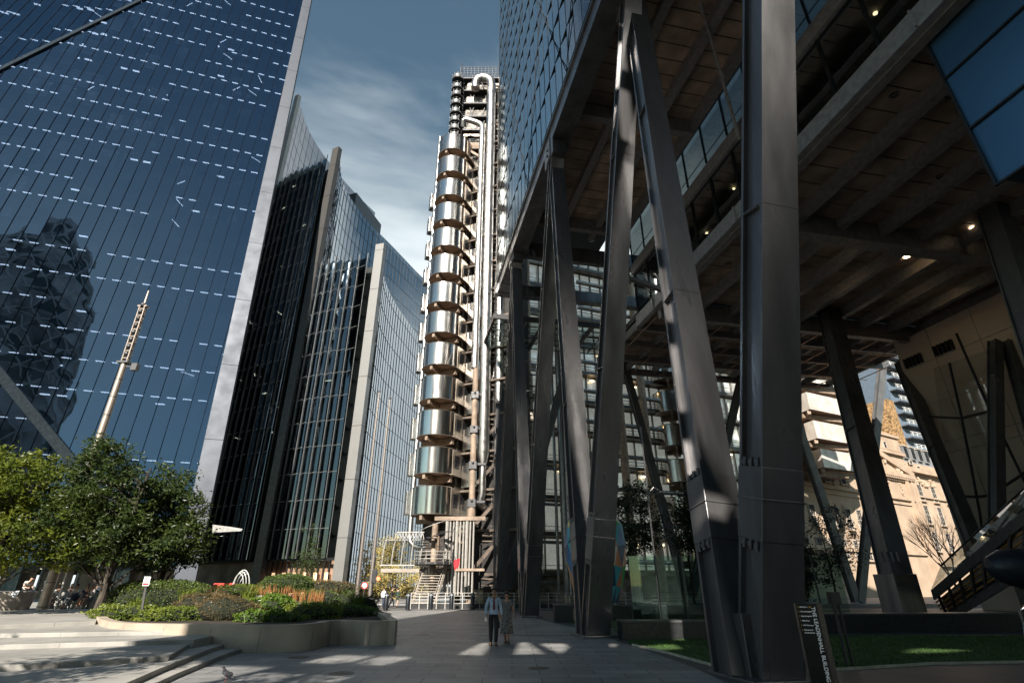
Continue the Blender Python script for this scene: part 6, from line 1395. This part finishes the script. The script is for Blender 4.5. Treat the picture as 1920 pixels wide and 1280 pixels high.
rb = thing('barrier', 'red and white barrier beyond the planter at the office block door', 'barrier', P(420, 1100, 44)); c = P(420, 1100, 44); g = MB(); g.box((c.x, 44, c.z + .1), (1.6, .1, .35)); g.build('board', mat('barrier_red', (.5, .04, .03), .6), rb); g = MB(); g.box((c.x - .7, 44, c.z / 2), (.08, .3, c.z)); g.box((c.x + .7, 44, c.z / 2), (.08, .3, c.z)); pieces(g, 'leg', BLACK, rb)
# wire arch sculpture beyond the planter
wa = thing('wire_sculpture', 'pale wire arch sculpture beyond the planter, left of the dome hedge', 'sculpture', P(453, 1095, 42)); c = P(453, 1092, 42); g = MB()
for k in range(5):
    a_ = (k - 2) * .28; g.path([V((c.x + math.sin(a_) * .0 + math.cos(t) * (.58 - abs(k - 2) * .1) + (k - 2) * .05, 42 + (k - 2) * .15, c.z - .4 + math.sin(t) * (1.25 - abs(k - 2) * .12))) for t in [math.pi * i / 14 for i in range(15)]], .035, 5)
g.build('arches', mat('wire_white', (.6, .6, .58), .4, .3), wa); g = MB(); g.box((c.x, 42, .2), (1.6, .9, .4)); g.build('plinth', STONE, wa)
# ---- street level at the foot of the stainless tower
gc = thing('glazed_canopy', 'barrel-vaulted glass canopy with white truss at the foot of the drum tower', 'canopy', P(750, 1040, 60)); ca, cb = P(722, 1060, 60), P(792, 1060, 60); rc = P(750, 1012, 60).z - ca.z
g = MB(); gl = MB(); L_ = cb.x - ca.x
for i in range(5):
    x = lerp(ca.x, cb.x, i / 4); pts = [V((x - 1.2 * math.cos(t) * 0, 60 - 1.6 * math.cos(t), ca.z + rc * math.sin(t))) for t in [math.pi * .5 * k / 6 for k in range(7)]]; g.path(pts, .06, 5)
    if i < 4:
        x2_ = lerp(ca.x, cb.x, (i + 1) / 4)
        for p_, q_ in zip(pts, pts[1:]): gl.quad(p_, q_, V((x2_, q_.y, q_.z)), V((x2_, p_.y, p_.z)))
for z in (0, rc): g.beam((ca.x - .2, 58.4 if z == 0 else 60, ca.z + z), (cb.x, 58.4 if z == 0 else 60, ca.z + z), .12, .12)
zt_ = ca.z + rc
for i in range(9): x = lerp(ca.x + .8, cb.x, i / 9); x3 = lerp(ca.x + .8, cb.x, (i + .5) / 9); x4 = lerp(ca.x + .8, cb.x, (i + 1) / 9); g.beam((x, 59.8, zt_ + .1), (x3, 59.8, zt_ + .75), .07, .07); g.beam((x3, 59.8, zt_ + .75), (x4, 59.8, zt_ + .1), .07, .07)
g.beam((ca.x + 1, 59.8, zt_ + .78), (cb.x, 59.8, zt_ + .78), .1, .1); g.build('truss', mat('canopy_white', (.33, .31, .29), .5, .2), gc)
gl.build('vault_glazing', glass('vault_glass', (.2, .2, .19), .0, (.6, .6, .56), rough=.5), gc); g = MB(); g.box(((ca.x + cb.x) / 2, 58.8, ca.z - .5), (L_, 1.2, .35)); g.build('fascia', mat('canopy_fascia', (.30, .25, .21), .5), gc)
st_ = thing('outdoor_stair', 'pale open metal stair climbing beside the drum tower foot', 'stairs', P(790, 1135, 58)); g = MB(); a, b = P(778, 1140, 58), P(808, 1062, 59)
for i in range(16): t_ = i / 15; z = .15 + t_ * b.z; x = lerp(a.x, b.x, t_ * .75); g.box((x + .8, 58 + t_, z), (2.2, .35, .06))
g.build('treads', mat('pale_tread', (.33, .29, .25), .5), st_); g = MB()
for o_ in (-.3, 1.9): g.beam((a.x + o_, 57.9, .1), (lerp(a.x, b.x, .75) + o_, 59, b.z), .1, .25); g.beam((a.x + o_, 57.9, 1.1), (lerp(a.x, b.x, .75) + o_, 59, b.z + 1), .05, .05)
g.build('stringer', mat('pale_tread', (.33, .29, .25), .5), st_)
pf = thing('round_platform', 'round railed platform and spiral steps under the lowest drum', 'stairs', P(812, 1060, 59)); c = P(812, 1058, 59); g = MB(); g.lathe((c.x, 59, c.z), [(2.0, 0), (2.0, .2), (.3, .2)], 20, caps=False); g.lathe((c.x, 59, c.z), [(.3, 0), (2.0, 0)], 20)
for i in range(14): t = i * .45; g.box((c.x + math.cos(t) * 1.2, 59 + math.sin(t) * 1.2, c.z + .3 + i * .22), (1.2, .5, .06), t)
g.build('deck', STEEL_D, pf); g = MB()
for h in (.4, .75, 1.1): g.path([V((c.x + math.cos(t) * 2, 59 + math.sin(t) * 2, c.z + h + .1)) for t in [2 * math.pi * i / 20 for i in range(21)]], .035, 5)
for i in range(14): t = 2 * math.pi * i / 14; g.tube((c.x + math.cos(t) * 2, 59 + math.sin(t) * 2, c.z), (c.x + math.cos(t) * 2, 59 + math.sin(t) * 2, c.z + 1.2), .03, n=5)
for k in range(10): g.path([V((c.x + math.cos(k * .6 + s * .3) * 1.7, 59 + math.sin(k * .6 + s * .3) * 1.7, c.z + 1 + k * .35 + s * .17)) for s in range(3)], .035, 5)
g.build('railing', mat('pale_rail', (.5, .47, .44), .4, .5), pf); g = MB(); g.tube((c.x, 59, 0), (c.x, 59, c.z + 4), .32, n=12); g.build('column', BRONZE, pf, smooth=True)
rl = thing('street_railing', 'pale railing with dark base along the street before the drum tower', 'railing', (-8, 53, 0)); g = MB()
xa, xb_ = P(770, 1130, 53).x, P(1400, 1130, 53).x
for h in (.45, .75, 1.05, 1.3): g.beam((xa, 53, h), (xb_, 53.5, h), .05, .04)
for i in range(40): x = lerp(xa, xb_, i / 39); g.beam((x, 53, 0), (x, 53, 1.3), .06, .06)
g.build('rails', mat('pale_rail', (.5, .47, .44)), rl); g = MB(); g.box(((xa + xb_) / 2, 53.2, .24), (xb_ - xa, .25, .42)); g.build('base', DW, rl)
gr2 = thing('grille', 'row of thin vertical pale bars at street level right of the drum tower foot', 'screen', P(855, 1100, 60)); g = MB()
for i in range(9): x = P(833 + i * 6.5, 1100, 60).x; g.tube((x, 60, 1), (x, 60, 8.3), .1 if i % 3 else .18, n=8)
pieces(g, 'bar', mat('pale_rail', (.5, .47, .44)), gr2, smooth=True); g = MB(); g.box((P(858, 1100, 60).x, 60, 8.5), (5.5, .5, .4)); g.box((P(858, 1100, 60).x, 60, 3.4), (5.5, .5, .25)); pieces(g, 'transom', BRONZE, gr2)
fl = thing('flag', 'small red and blue flag on a dark pole left of the brown pillar', 'flag', P(850, 1130, 56)); b = P(846, 1130, 56); g = MB(); g.tube((b.x, 56, 0), (b.x, 56, 5.2), .1); g.build('pole', BLACK, fl); a = P(855, 1057, 56); g = MB(); g.add([a + V((-.3, 0, .3)), a + V((.35, .1, .55)), a + V((.3, 0, -.2)), a + V((-.1, -.1, -.55))], [(0, 1, 2, 3)]); o = g.build('cloth', cloth('flag_red', (.6, .02, .03)), fl); m_ = o.modifiers.new('t', 'SOLIDIFY'); m_.thickness = .02
